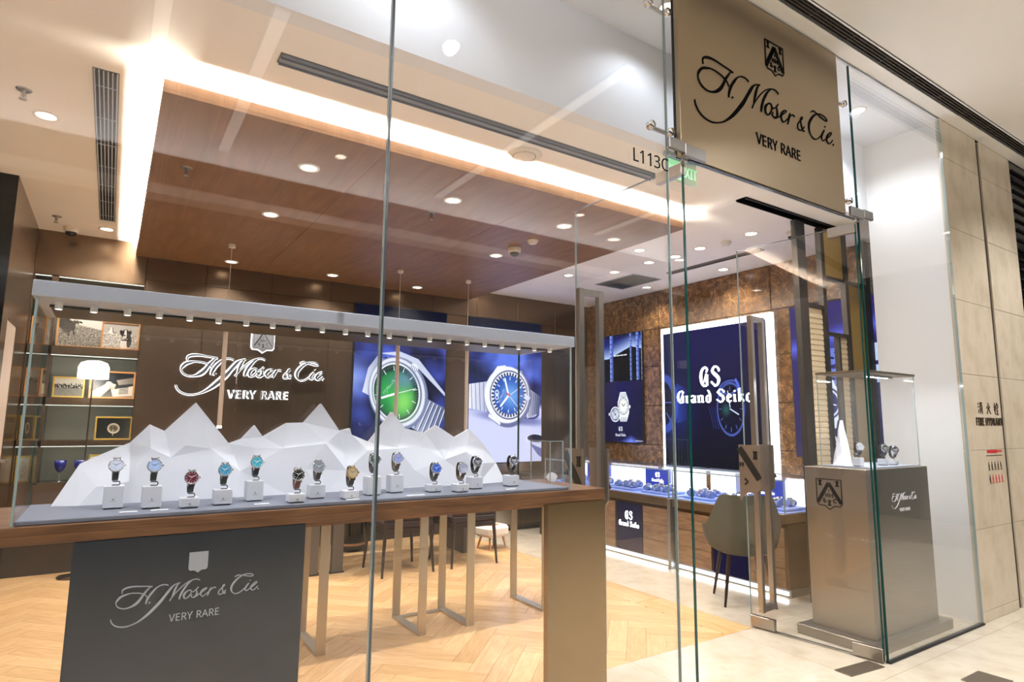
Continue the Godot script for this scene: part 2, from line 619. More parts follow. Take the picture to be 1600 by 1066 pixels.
func palette():
	mat("white_paint", c8(244, 241, 237), 0.85)
	mat("cool_paint", c8(232, 235, 240), 0.8)
	mat("white_wall", c8(240, 239, 236), 0.4)
	mat("black_metal", c8(17, 16, 16), 0.5)
	mat("black_gloss", c8(9, 9, 11), 0.12)
	mat("slat_grey", c8(84, 78, 72), 0.6)
	mat("galvanised", c8(116, 118, 120), 0.6, 0.2)
	mat("backing_board", c8(92, 82, 72), 0.9)
	mat("bronze", c8(142, 126, 104), 0.34, 0.92)
	mat("bronze_sign", c8(158, 142, 118), 0.36, 0.9)
	mat("bronze_dark", c8(92, 76, 60), 0.3, 0.75)
	mat("wall_bronze", c8(122, 102, 82), 0.25, 0.75)
	mat("steel", c8(176, 172, 166), 0.28, 1.0)
	mat("steel_soft", c8(150, 148, 146), 0.42, 0.9)
	mat("aluminium", c8(196, 202, 214), 0.4, 0.6)
	mat("polished", c8(222, 222, 224), 0.12, 1.0)
	mat("gold", c8(214, 172, 112), 0.18, 1.0)
	mat("letter_face", c8(96, 100, 108), 0.45, 0.3)
	mat("handle_bronze", c8(172, 166, 158), 0.28, 0.9)
	mat("plate_bronze", c8(152, 140, 128), 0.42, 0.8)
	mat("leg_bronze", c8(190, 178, 158), 0.36, 0.85)
	mat("panel_bronze", c8(158, 132, 92), 0.26, 0.92)
	mat("pedestal_metal", c8(156, 149, 139), 0.34, 0.9)
	mat("slot_grey", c8(122, 134, 152), 0.5)
	mat("base_brown", c8(62, 53, 45), 0.5, 0.2)
	mat("slate", c8(23, 29, 39), 0.5)
	mat("silver_letters", c8(190, 196, 206), 0.35, 0.55)
	mat("black_ink", c8(8, 8, 9), 0.8).metallic_specular = 0.2
	mat("suede", c8(124, 127, 139), 0.95)
	mat("mountain_white", c8(224, 225, 230), 0.7)
	mat("block_white", c8(214, 216, 222), 0.6)
	mat("card_white", c8(238, 238, 240), 0.7)
	mat("navy", c8(13, 11, 54), 0.6).metallic_specular = 0.25
	mat("royal_blue", c8(30, 66, 186), 0.6)
	mat("cushion", c8(112, 132, 190), 0.85)
	mat("tray", c8(132, 156, 220), 0.8)
	mat("chair_felt", c8(88, 86, 74), 0.95)
	mat("dark_leather", c8(44, 28, 30), 0.45)
	mat("dark_wood", c8(40, 24, 19), 0.4)
	mat("cream_fabric", c8(226, 216, 204), 0.9)
	mat("tan_wood", c8(190, 138, 100), 0.5)
	mat("grey_slab", c8(96, 88, 80), 0.45, 0.3)
	mat("beige_door", c8(206, 188, 170), 0.55)
	mat("niche_back", c8(134, 130, 119), 0.7)
	mat("frame_oak", c8(206, 148, 88), 0.5)
	mat("frame_gold", c8(206, 172, 80), 0.4, 0.4)
	mat("cobalt", c8(20, 24, 120), 0.1)
	mat("green_edge", c8(20, 70, 66), 0.08)
	mat("dark_edge", c8(104, 112, 120), 0.2, 0.6)
	mat("pale_edge", c8(150, 168, 166), 0.1)
	mat("mustard", c8(176, 146, 66), 0.5)
	mat("reed_cream", c8(222, 200, 160), 0.6)
	mat("sensor_white", c8(232, 228, 220), 0.5)
	mat("black_dome", c8(14, 14, 16), 0.08)
	mat("red_print", c8(196, 40, 50), 0.5)
	mat("grout", c8(118, 104, 88), 0.9)
	mat("mall_dark", c8(28, 26, 24), 0.7)
	mat("floor_plate", c8(120, 108, 92), 0.4, 0.7)
	glass("pane", 0.003).metallic_specular = 0.5
	glass("case_glass", 0.003)
	glass("crystal", 0.12, Color(0.9, 0.95, 1.0))
	glass("exit_plate", 0.35, Color(0.75, 0.95, 0.8))
	glow("lens", Color(1.0, 0.95, 0.86), 9.0)
	glow("lens_cool", Color(0.95, 0.97, 1.0), 10.0)
	glow("cove_led", Color(1.0, 0.94, 0.82), 6.0)
	glow("strip_led", Color(1.0, 0.97, 0.92), 0.6)
	glow("lit_white", Color(0.93, 0.96, 1.0), 1.5)
	glow("lit_letter", Color(0.96, 0.98, 1.0), 2.2)
	glow("floor_led", Color(0.92, 0.96, 1.0), 1.5)
	glow("halo", Color(0.95, 0.97, 1.0), 1.8)
	glow("shade", Color(1.0, 0.98, 0.95), 2.4)
	glow("exit_green", Color(0.45, 0.95, 0.6), 0.45)
	glow("niche_led", Color(0.94, 1.0, 0.96), 0.9)
	# wood of the raft, of the table and of the floor
	var raft := wood_image(c8(114, 80, 50), c8(146, 108, 74), 3, 0.5)
	raft.rotate_90(CLOCKWISE)
	textured(mat("raft_wood", Color.WHITE, 0.45), raft, Vector3(1.3, 1.3, 0.6))
	textured(mat("table_wood", Color.WHITE, 0.42), wood_image(c8(90, 58, 34), c8(130, 90, 54), 4, 0.9), Vector3(1.2, 4, 4))
	textured(mat("counter_wood", Color.WHITE, 0.5), wood_image(c8(110, 82, 60), c8(150, 118, 88), 6, 0.8), Vector3(2, 3, 1.5))
	var oak := [[c8(204, 160, 108), c8(222, 184, 132)], [c8(196, 152, 100), c8(216, 176, 122)], [c8(210, 168, 116), c8(228, 192, 142)], [c8(200, 156, 106), c8(220, 180, 128)]]
	for i in 4:
		var m = textured(mat("oak_%d" % i, Color.WHITE, 0.32), wood_image(oak[i][0], oak[i][1], 50 + i, 0.9, 192, 192), Vector3(1.4, 3, 3), false)
		m.uv1_offset = Vector3(0.17 * i, 0.31 * i, 0.23 * i)
	# stone
	var cream := cloud_image([c8(192, 177, 152), c8(203, 189, 166), c8(210, 197, 176), c8(198, 183, 159)], 8, 0.02, 5)
	textured(mat("floor_stone", Color.WHITE, 0.14), cream, Vector3(0.7, 0.7, 0.7))
	var trav := cloud_image([c8(194, 176, 150), c8(203, 187, 162), c8(210, 195, 171), c8(199, 182, 156)], 15, 0.012, 5)
	textured(mat("travertine", Color.WHITE, 0.2), trav, Vector3(1.1, 0.8, 1.1))
	textured(mat("marble", Color.WHITE, 0.22), marble_image(), Vector3(0.6, 0.6, 0.6))

# ------------------------------------------------------------------ mall in front of the shop
func build_mall():
	var st = tool()
	slab(st, HIGH + 0.02, HIGH + 0.14, Rect2(-7, FACADE, 17, 2.24 - FACADE), [Rect2(-3.01, -1.807, 12.02, 0.11)])
	struct("ceiling", st, M.white_paint)
	st = tool()
	span(st, Vector3(-7, 3.1, 2.24), Vector3(10, HIGH + 0.14, 2.36))
	struct("wall_opposite", st, M.mall_dark)
	st = tool()
	span(st, Vector3(-7, 3.0, 2.36), Vector3(10, 3.1, 5.2))
	struct("ceiling", st, M.mall_dark)
	st = tool()
	span(st, Vector3(-7, 0, 5.2), Vector3(10, 3.1, 5.3))
	struct("wall_opposite", st, M.mall_dark)
	for x in [-7.1, 10.0]:
		st = tool()
		span(st, Vector3(x, 0, FACADE), Vector3(x + 0.1, HIGH + 0.14, 5.3))
		struct("wall_left" if x < 0 else "wall_right", st, M.mall_dark)
	# cove along the opposite bulkhead
	var cove = thing("mall_cove", "long white light cove along the opposite side of the walkway", "light cove", Vector3(1.5, 3.28, 2.14))
	put("shelf", M.white_paint, cove, Vector3(16.8, 0.02, 0.2), Vector3(0, -0.01, 0))
	put("lip", M.white_paint, cove, Vector3(16.8, 0.07, 0.02), Vector3(0, 0.035, -0.09))
	put("led_strip", M.strip_led, cove, Vector3(16.6, 0.012, 0.03), Vector3(0, 0.006, 0.03))
	light_area(cove, Vector3(0, 0.075, 0.03), Vector3(0, 0.9, -1.0), Vector2(16.6, 0.04), MALL_COVE, Color(0.98, 0.98, 1.0), Vector3.RIGHT)
	# long air grille in the mall ceiling
	var g = thing("air_grille", "long black slatted air grille in the white ceiling outside the shop", "vent", Vector3(3.0, HIGH + 0.02, -1.752))
	duct(g, 12.0, 0.096, 0.32, M.galvanised)
	for k in 6:
		put("slat", M.white_paint if k in [0, 5] else M.slat_grey, g, Vector3(12, 0.008, 0.005), Vector3(0, -0.009, -0.048 + k * 0.0192))
	for k in 30:
		put("bar", M.slat_grey, g, Vector3(0.006, 0.004, 0.094), Vector3(-5.8 + k * 0.4, -0.006, 0))
	# linear lamps
	var places := [[0.07, -0.35, 0.75, "left"], [0.65, -0.40, 1.85, "middle"], [2.70, -1.10, 1.80, "right"], [4.9, -1.10, 1.80, "farthest right"]]
	for p in places:
		var length: float = p[2] - p[1]
		var t = thing("linear_lamp", "slim linear lamp in the mall ceiling outside, %s one of four" % p[3], "lamp", Vector3(p[0], HIGH + 0.02, (p[1] + p[2]) / 2), 0, "linear lamps in the mall ceiling")
		put("housing", M.aluminium, t, Vector3(0.11, 0.012, length), Vector3(0, -0.006, 0))
		put("diffuser", M.strip_led, t, Vector3(0.085, 0.006, length - 0.03), Vector3(0, -0.014, 0))
		light_area(t, Vector3(0, -0.024, 0), Vector3.DOWN, Vector2(0.085, length - 0.03), MALL_STRIP * length, Color(1, 0.96, 0.9))
	var spots := [[1.61, -0.61, "over the showcase"], [1.55, 1.40, "over the walkway on the left"], [4.30, 1.38, "over the walkway on the right"], [6.2, -0.7, "before the stone wall"], [3.9, -0.6, "before the hanging sign"], [-1.4, -0.7, "at the far left of the shop front"], [-3.8, -0.7, "beyond the left end of the shop front"], [8.4, -0.7, "before the black louvred panel"]]
	for p in spots:
		downlight(Vector3(p[0], HIGH + 0.02, p[1]), MALL_DOWN if p[1] < 0.0 else 2.0, "round recessed downlight in the mall ceiling %s" % p[2], "downlights of the mall", 0.055, 66.0, Color(0.97, 0.98, 1.0))

func downlight(at: Vector3, energy: float, label: String, group: String, r := 0.055, angle := 62.0, color := Color(1, 0.98, 0.955)):
	var t = thing("downlight", label, "downlight", at, 0, group)
	if not M.has("dl_mesh%d" % int(r * 1000)):
		var st = tool()
		lathe(st, [Vector2(r * 0.86, 0.0), Vector2(r * 0.9, -0.006), Vector2(r * 1.16, -0.006), Vector2(r * 1.2, 0.0)], 28)
		st.generate_normals()
		M["dl_mesh%d" % int(r * 1000)] = st.commit()
		var s2 = tool()
		lathe(s2, [Vector2(0, -0.0022), Vector2(r * 0.88, -0.0022), Vector2(r * 0.88, 0.0)], 28, Transform3D.IDENTITY, false)
		s2.generate_normals()
		M["dl_lens%d" % int(r * 1000)] = s2.commit()
	obj("trim_ring", M["dl_mesh%d" % int(r * 1000)], M.sensor_white, t)
	obj("lens", M["dl_lens%d" % int(r * 1000)], M.lens, t)
	light_spot(t, Vector3(0, -0.012, 0), energy, angle, color, r * 0.8)
	return t

# ------------------------------------------------------------------ room shell
func build_shell():
	var st = tool()
	var holes := []
	for v in VENTS:
		holes.append(Rect2(v[0] - v[2] / 2 - 0.007, v[1] - v[3] / 2 - 0.007, v[2] + 0.014, v[3] + 0.014))
	slab(st, CEIL, CEIL + 0.1, Rect2(-3.0, BACK - 0.45, GS + 3.1, ZONE - 0.1 - BACK + 0.45), holes)
	struct("ceiling", st, M.white_paint)
	st = tool()
	span(st, Vector3(-3.0, CEIL, ZONE - 0.1), Vector3(GS + 0.1, HIGH + 0.14, ZONE))
	struct("wall_bulkhead", st, M.cool_paint)
	st = tool()
	span(st, Vector3(-3.0, HIGH, ZONE), Vector3(5.25, HIGH + 0.14, FACADE - 0.012))
	struct("ceiling", st, M.cool_paint)
	# white return wall at the right of the window zone
	st = tool()
	span(st, Vector3(5.15, 0, ZONE), Vector3(5.25, HIGH, FACADE - 0.02))
	struct("wall_return", st, M.white_wall)
	st = tool()
	span(st, Vector3(5.25, 0, ZONE), Vector3(GS + 0.12, CEIL, ZONE + 0.08))
	struct("wall_return", st, M.white_wall)
	# left side: bronze wall with a doorway, black face before it
	st = tool()
	for q in [[Vector3(-0.79, 0, -5.62), Vector3(-0.67, CEIL, -5.39)], [Vector3(-0.79, 0, BACK), Vector3(-0.67, CEIL, -6.14)], [Vector3(-0.79, 2.06, -6.14), Vector3(-0.67, CEIL, -5.62)]]:
		span(st, q[0], q[1])
	struct("wall_left", st, M.wall_bronze)
	st = tool()
	span(st, Vector3(-3.0, 0, -5.39), Vector3(-0.67, CEIL, -5.37))
	struct("wall_black", st, M.black_gloss)
	var d = tool()
	box(d, Vector3(-0.69, 1.03, -5.88), Vector3(0.03, 2.056, 0.516), 0.003)
	var door = struct("door_1", d, M.beige_door)
	var hs = tool()
	box(hs, Vector3(-0.652, 1.02, -6.07), Vector3(0.046, 0.02, 0.12), 0.004)
	obj("door_handle", hs, M.steel, door)
	st = tool()
	span(st, Vector3(-3.1, 0, BACK - 0.45), Vector3(-3.0, HIGH + 0.14, FACADE))
	struct("wall_left", st, M.white_wall)
	st = tool()
	span(st, Vector3(-3.0, 0, BACK), Vector3(-0.79, CEIL, BACK - 0.1))
	struct("wall_back", st, M.white_wall)

func build_floor():
	var st = tool()
	span(st, Vector3(-7.1, -0.12, 5.3), Vector3(10.1, -0.012, BACK - 0.45))
	var floor_ = struct("floor", st, M.grout)
	# stone tiles of the entrance, the mall and the strip before the side counter
	var tile := BoxMesh.new()
	tile.size = Vector3(0.898, 0.012, 0.898)
	var rects := []
	for i in range(-6, 9):
		for j in range(0, 8):
			rects.append(Rect2(-0.1 + i * 0.9, -2.7 + j * 0.9, 0.9, 0.9))
	for j in 5:
		for i in 3:
			rects.append(Rect2(3.71 + i * 0.72, -6.83 + j * 0.826, 0.72, 0.826))
	for r in rects:
		var o := MeshInstance3D.new()
		o.name = "tile"
		if absf(r.size.x - 0.9) < 0.01:
			o.mesh = tile
		else:
			if not M.has("tile_mesh"):
				var b := BoxMesh.new()
				b.size = Vector3(r.size.x - 0.002, 0.012, r.size.y - 0.002)
				M.tile_mesh = b
			o.mesh = M.tile_mesh
		o.material_override = M.floor_stone
		floor_.add_child(o, true)
		o.position = Vector3(r.get_center().x, -0.006, r.get_center().y)
	# oak border along the stone and herringbone planks inside it
	var west := -0.7
	var inner := Rect2(west, BACK, 3.71 - 0.26 - west, -2.7 - 0.0 - BACK)
	for k in 2:
		for j in 5:
			var bs = tool()
			box(bs, Vector3.ZERO, Vector3(0.82, 0.012, 0.128), 0.0012)
			var o = obj("plank", bs, M["oak_%d" % ((k + j) % 4)], floor_)
			place(o, Vector3(3.71 - 0.065 - k * 0.13, -0.006, -2.7 - 0.413 - j * 0.826), Basis(Vector3.UP, PI / 2))
	var clip := PackedVector2Array([inner.position, inner.position + Vector2(inner.size.x, 0), inner.end, inner.position + Vector2(0, inner.size.y)])
	var L := 0.6
	var W := 0.12
	var whole = tool()
	box(whole, Vector3.ZERO, Vector3(L - 0.0016, 0.012, W - 0.0016), 0.0012)
	whole.generate_normals()
	var whole_mesh = whole.commit()
	var count := 0
	var turn45 := PI / 4
	for i in range(-70, 71):
		for j in range(-18, 19):
			for kind in 2:
				# herringbone: steps (W, W) along the zigzag, (L, -L) across
				var base := Vector2(i * W + j * L, i * W - j * L)
				var c := base + (Vector2(L / 2, W / 2) if kind == 0 else Vector2(L + W / 2, W - L / 2))
				var along := kind == 0
				var cw := c.rotated(turn45) + Vector2(1.4, -4.6)
				if not inner.grow(0.5).has_point(cw):
					continue
				var half := Vector2(L / 2 - 0.0008, W / 2 - 0.0008) if along else Vector2(W / 2 - 0.0008, L / 2 - 0.0008)
				var q := PackedVector2Array()
				for s in [Vector2(-1, -1), Vector2(1, -1), Vector2(1, 1), Vector2(-1, 1)]:
					q.append((c + half * s).rotated(turn45) + Vector2(1.4, -4.6))
				var ang := turn45 if along else turn45 + PI / 2
				var inside := true
				for v in q:
					if not inner.has_point(v):
						inside = false
				var o: MeshInstance3D
				var m: Material = M["oak_%d" % ((i * 7 + j * 3 + kind * 2 + 400) % 4)]
				if inside:
					o = obj("plank", whole_mesh, m, floor_)
				else:
					var parts := Geometry2D.intersect_polygons(q, clip)
					if parts.is_empty() or parts[0].size() < 3:
						continue
					var local := PackedVector2Array()
					for v in parts[0]:
						var d := (v - cw).rotated(-ang)
						local.append(Vector2(d.x, -d.y))
					if absf(area(local)) < 0.0004:
						continue
					var ps = tool()
					prism(ps, local, 0.012, Transform3D(Basis(Vector3.RIGHT, Vector3.FORWARD, Vector3.UP), Vector3(0, -0.006, 0)))
					o = obj("plank", ps, m, floor_)
				place(o, Vector3(cw.x, -0.006, cw.y), Basis(Vector3.UP, -ang))
				count += 1
	# plain oak to the left of the view
	var rest = tool()
	span(rest, Vector3(-3.0, -0.012, BACK), Vector3(west, 0, -2.7))
	obj("plank_field", rest, M.oak_1, floor_)
	print("planks ", count)
	# metal plates let into the floor
	var p = thing("floor_spring_cover", "dark bronze cover plate in the floor at the right door pivot", "floor plate", Vector3(3.62, 0.0, -1.95), -0.1)
	put("plate", M.floor_plate, p, Vector3(0.30, 0.005, 0.10), Vector3(0, 0.0025, 0), 0.001)
	p = thing("floor_outlet", "bronze floor outlet lid at the bottom edge of the stone floor", "floor plate", Vector3(4.04, 0.0, -1.50))
	put("plate", M.floor_plate, p, Vector3(0.22, 0.005, 0.16), Vector3(0, 0.0025, 0), 0.001)

func area(p: PackedVector2Array) -> float:
	var a := 0.0
	for i in p.size():
		a += p[i].cross(p[(i + 1) % p.size()])
	return a / 2.0

# ------------------------------------------------------------------ rear wall with logo, light boxes and niches
func build_back_wall():
	var st = tool()
	span(st, Vector3(-0.9, 0, BACK - 0.34), Vector3(GS + 0.1, CEIL, BACK - 0.44))
	var wall = struct("wall_back", st, M.backing_board)
	var xs := [0.19, 0.72, 1.36, 2.0, 2.64, 3.28, 3.92, 4.56, 5.2, 5.8]
	for i in xs.size() - 1:
		for r in [[0.0, 0.40], [0.404, 2.70], [2.704, CEIL]]:
			var b = tool()
			span(b, Vector3(xs[i] + 0.0015, r[0], BACK - 0.33), Vector3(xs[i + 1] - 0.0015, r[1], BACK), 0.002)
			obj("panel", b, M.wall_bronze if r[0] > 0.0 else M.base_brown, wall)
	for q in [[Vector3(-0.67, 0, 0), Vector3(0.187, 0.40, 0)], [Vector3(-0.67, 0.404, 0), Vector3(0.187, 0.765, 0)], [Vector3(-0.67, 2.645, 0), Vector3(0.187, CEIL, 0)]]:
		var b = tool()
		span(b, Vector3(q[0].x, q[0].y, BACK - 0.33), Vector3(q[1].x, q[1].y, BACK), 0.002)
		obj("panel", b, M.wall_bronze if q[0].y > 0.0 else M.base_brown, wall)
	# halo-lit lettering
	var t = thing("illuminated_logo", "halo-lit silver script lettering with shield on the bronze rear wall", "sign", Vector3(1.24, 1.79, BACK))
	var halo = script_mesh(SCRIPT_LOGO, 1.44, 0.006, Transform3D(Basis.IDENTITY, Vector3(0, 0, 0.012)), 3.4)
	obj("halo", halo, M.halo, t)
	obj("lettering", script_mesh(SCRIPT_LOGO, 1.44, 0.016, Transform3D(Basis.IDENTITY, Vector3(0, 0, 0.024)), 1.7), M.letter_face, t)
	tagline(t, Vector3(0.05, -0.185, 0.015), 0.085, 0.006, M.halo, true)
	tagline(t, Vector3(0.05, -0.185, 0.030), 0.080, 0.010, M.letter_face, false)
	var sh = tool()
	prism(sh, shield_outline(0.222), 0.022, Transform3D(Basis.IDENTITY, Vector3(0.06, 0.40, 0.008)))
	var plate = obj("shield", sh, M.silver_letters, t)
	obj("crest", crest_mesh(0.19, 0.002, Transform3D(Basis.IDENTITY, Vector3(0.06, 0.40, 0.030)), 0.35), M.letter_face, plate)
	var hb = tool()
	prism(hb, shield_outline(0.240), 0.004, Transform3D(Basis.IDENTITY, Vector3(0.06, 0.40, 0.002)))
	obj("shield_halo", hb, M.halo, plate)
	# two light boxes
	for k in 2:
		var x0: float = [2.29, 3.80][k]
		var w: float = [1.17, 1.14][k]
		var b = thing("poster_light_box", ["backlit poster of a steel watch with green dial", "backlit poster of a steel chronograph with blue dial"][k], "light box", Vector3(x0 + w / 2, 1.765, BACK))
		put("frame", M.black_metal, b, Vector3(w + 0.02, 1.89, 0.03), Vector3(0, 0, 0.015), 0.003)
		poster(b, [poster_green(), poster_blue()][k], Vector2(w, 1.87), Vector3(0, 0, 0.032), Basis.IDENTITY, 1.0)
		light_area(b, Vector3(0, 0, 0.05), Vector3(0, 0, 1), Vector2(w, 1.87), [0.15, 0.25][k], Color(0.72, 0.8, 1.0))
	# low cabinet in the corner
	var c = thing("low_cabinet", "low beige-panelled cabinet against the rear wall, seen below the table", "cabinet", Vector3(4.45, 0, BACK + 0.13))
	put("body", M.bronze_dark, c, Vector3(1.5, 0.66, 0.24), Vector3(0, 0.37, 0), 0.004)
	put("plinth", M.black_metal, c, Vector3(1.46, 0.04, 0.2), Vector3(0, 0.02, 0))
	for k in 4:
		put("door", M.bronze, c, Vector3(0.36, 0.58, 0.014), Vector3(-0.56 + k * 0.373, 0.37, 0.127), 0.002)

func poster(parent, img: Image, size: Vector2, at: Vector3, basis: Basis, energy: float, called := "print"):
	var m := StandardMaterial3D.new()
	m.resource_name = "print"
	m.albedo_color = Color(0.05, 0.05, 0.05)
	m.roughness = 0.6
	m.metallic_specular = 0.2
	m.emission_enabled = true
	m.emission = Color.WHITE
	m.emission_operator = BaseMaterial3D.EMISSION_OP_MULTIPLY
	m.emission_texture = ImageTexture.create_from_image(img)
	m.emission_energy_multiplier = energy
	var q := QuadMesh.new()
	q.size = size
	return place(obj(called, q, m, parent), at, basis)

func photo(parent, img: Image, size: Vector2, at: Vector3):
	var m := StandardMaterial3D.new()
	m.resource_name = "photograph"
	m.albedo_texture = ImageTexture.create_from_image(img)
	m.roughness = 0.35
	var q := QuadMesh.new()
	q.size = size
	return place(obj("photograph", q, m, parent), at)

func shield_outline(w: float) -> PackedVector2Array:
	var p := PackedVector2Array()
	for v in [Vector2(-0.5, 0.56), Vector2(0.5, 0.56), Vector2(0.5, -0.36), Vector2(0.42, -0.46), Vector2(0.20, -0.46), Vector2(0.10, -0.53), Vector2(0, -0.60), Vector2(-0.10, -0.53), Vector2(-0.20, -0.46), Vector2(-0.42, -0.46), Vector2(-0.5, -0.36)]:
		p.append(v * w)
	return p

# the emblem: border, chevron, letters H M & C, three small figures
func crest_mesh(w: float, depth: float, xf: Transform3D, fat := 1.0) -> SurfaceTool:
	var s := []
	var border := []
	var o := shield_outline(0.96)
	for i in o.size() + 1:
		var v := o[i % o.size()] * 1000.0
		border.append_array([v.x, v.y, 42 * fat])
	s.append(border)
	s.append([-450, -330, 150 * fat, 0, 400, 150 * fat])
	s.append([450, -330, 150 * fat, 0, 400, 150 * fat])
	s.append([-450, -330, 60, 0, 400, 60])
	for f in [[-330, 400], [330, 400], [0, -330]]:
		s.append([f[0], f[1] - 100, 80, f[0], f[1] + 60, 80])
		s.append([f[0] - 70, f[1] + 70, 40, f[0] + 70, f[1] + 70, 40])
		s.append([f[0], f[1] + 60, 40, f[0], f[1] + 110, 40])
		s.append([f[0] - 70, f[1] - 90, 40, f[0] + 70, f[1] - 90, 40])
	s.append([-20, 120, 60, 20, 120, 60])
	s.append([-130, -130, 35, -130, 20, 35])
	s.append([-40, -130, 35, -40, 20, 35])
	s.append([-130, -55, 30, -40, -55, 30])
	s.append([30, -130, 35, 30, 20, 35, 85, -80, 30, 140, 20, 35, 140, -130, 35])
	s.append([-130, -330, 32, -240, -200, 32, -200, -170, 32, -170, -210, 32, -250, -290, 32, -190, -330, 32, -130, -270, 32])
	s.append([270, -210, 36, 200, -180, 36, 150, -250, 40, 200, -320, 36, 270, -300, 36])
	return script_mesh(s, w, depth, xf, 1.0, 1)

# ------------------------------------------------------------------ marble side wall with signs
func build_side_wall():
	var st = tool()
	span(st, Vector3(GS + 0.02, 0, BACK - 0.44), Vector3(GS + 0.12, CEIL, ZONE))
	var wall = struct("wall_right", st, M.black_metal)
	var rows := [0.0, 0.55, 1.083, 1.575, 2.08, 2.56, CEIL]
	var cols := [BACK, -5.43, -3.83, ZONE]
	for i in 6:
		for j in 3:
			var b = tool()
			span(b, Vector3(GS, rows[i] + 0.004, cols[j] + 0.004), Vector3(GS + 0.02, rows[i + 1] - 0.004, cols[j + 1] - 0.004), 0.002)
			obj("panel", b, M.marble, wall)
	# halo-framed navy sign
	var t = thing("navy_sign", "large navy illuminated sign with white blackletter name and glowing white frame", "sign", Vector3(GS - 0.001, 1.675, -4.575), 0)
	var q = put("light_frame", M.lit_white, t, Vector3(0.05, 1.71, 1.55), Vector3(-0.025, 0, 0), 0.002)
	poster(t, sign_image(), Vector2(1.44, 1.63), Vector3(-0.052, -0.03, -0.015), SIDE, 1.0)
	obj("emblem_letters", script_mesh(GOTHIC_GS, 0.255, 0.006, Transform3D(SIDE, Vector3(-0.053, 0.10, -0.035)), 0.8, 2), M.lit_letter, t)
	obj("name_word", script_mesh(GOTHIC_FIRST, 0.168, 0.006, Transform3D(SIDE * Basis.from_scale(Vector3(1.33, 1, 1)), Vector3(-0.053, -0.085, -0.005)), 0.78, 1), M.lit_letter, t)
	obj("name_word", script_mesh(GOTHIC_LAST, 0.168, 0.006, Transform3D(SIDE * Basis.from_scale(Vector3(1.33, 1, 1)), Vector3(-0.053, -0.085, -0.005)), 0.78, 1), M.lit_letter, t)
	light_area(t, Vector3(-0.08, 0, 0), Vector3(-1, 0, 0), Vector2(1.5, 1.65), 0.35, Color(0.85, 0.9, 1.0))
	# two smaller prints, one over the other
	var a = thing("birch_poster", "backlit night-blue print of birch trunks before a mountain", "light box", Vector3(GS - 0.001, 2.235, -6.105))
	put("frame", M.black_metal, a, Vector3(0.03, 0.645, 0.81), Vector3(-0.015, 0, 0), 0.002)
	poster(a, poster_birch(), Vector2(0.80, 0.635), Vector3(-0.032, 0, 0), SIDE, 1.1)
	a = thing("watch_poster", "navy backlit print of a silver watch and its movement below the birches", "light box", Vector3(GS - 0.001, 1.503, -6.105))
	put("frame", M.black_metal, a, Vector3(0.03, 0.815, 0.81), Vector3(-0.015, 0, 0), 0.002)
	poster(a, poster_watch(), Vector2(0.80, 0.805), Vector3(-0.032, 0, 0), SIDE, 1.0)
	# light box behind the screen
	a = thing("screened_light_box", "navy light box with white watch seen behind the black-framed screen", "light box", Vector3(GS - 0.001, 1.79, -3.17))
	put("frame", M.black_metal, a, Vector3(0.03, 1.52, 0.88), Vector3(-0.015, 0, 0), 0.002)
	poster(a, side_image(), Vector2(0.86, 1.5), Vector3(-0.032, 0, 0), SIDE, 0.9)
	obj("letter_o", script_mesh([[110, 0, 130, 0, 330, 120, 110, 660, 130, 330, 640, 130, 440, 330, 120, 330, 20, 130, 110, 0, 130]], 0.16, 0.008, Transform3D(SIDE, Vector3(-0.036, 0.49, 0.28)), 1.0, 3), M.lit_letter, a)

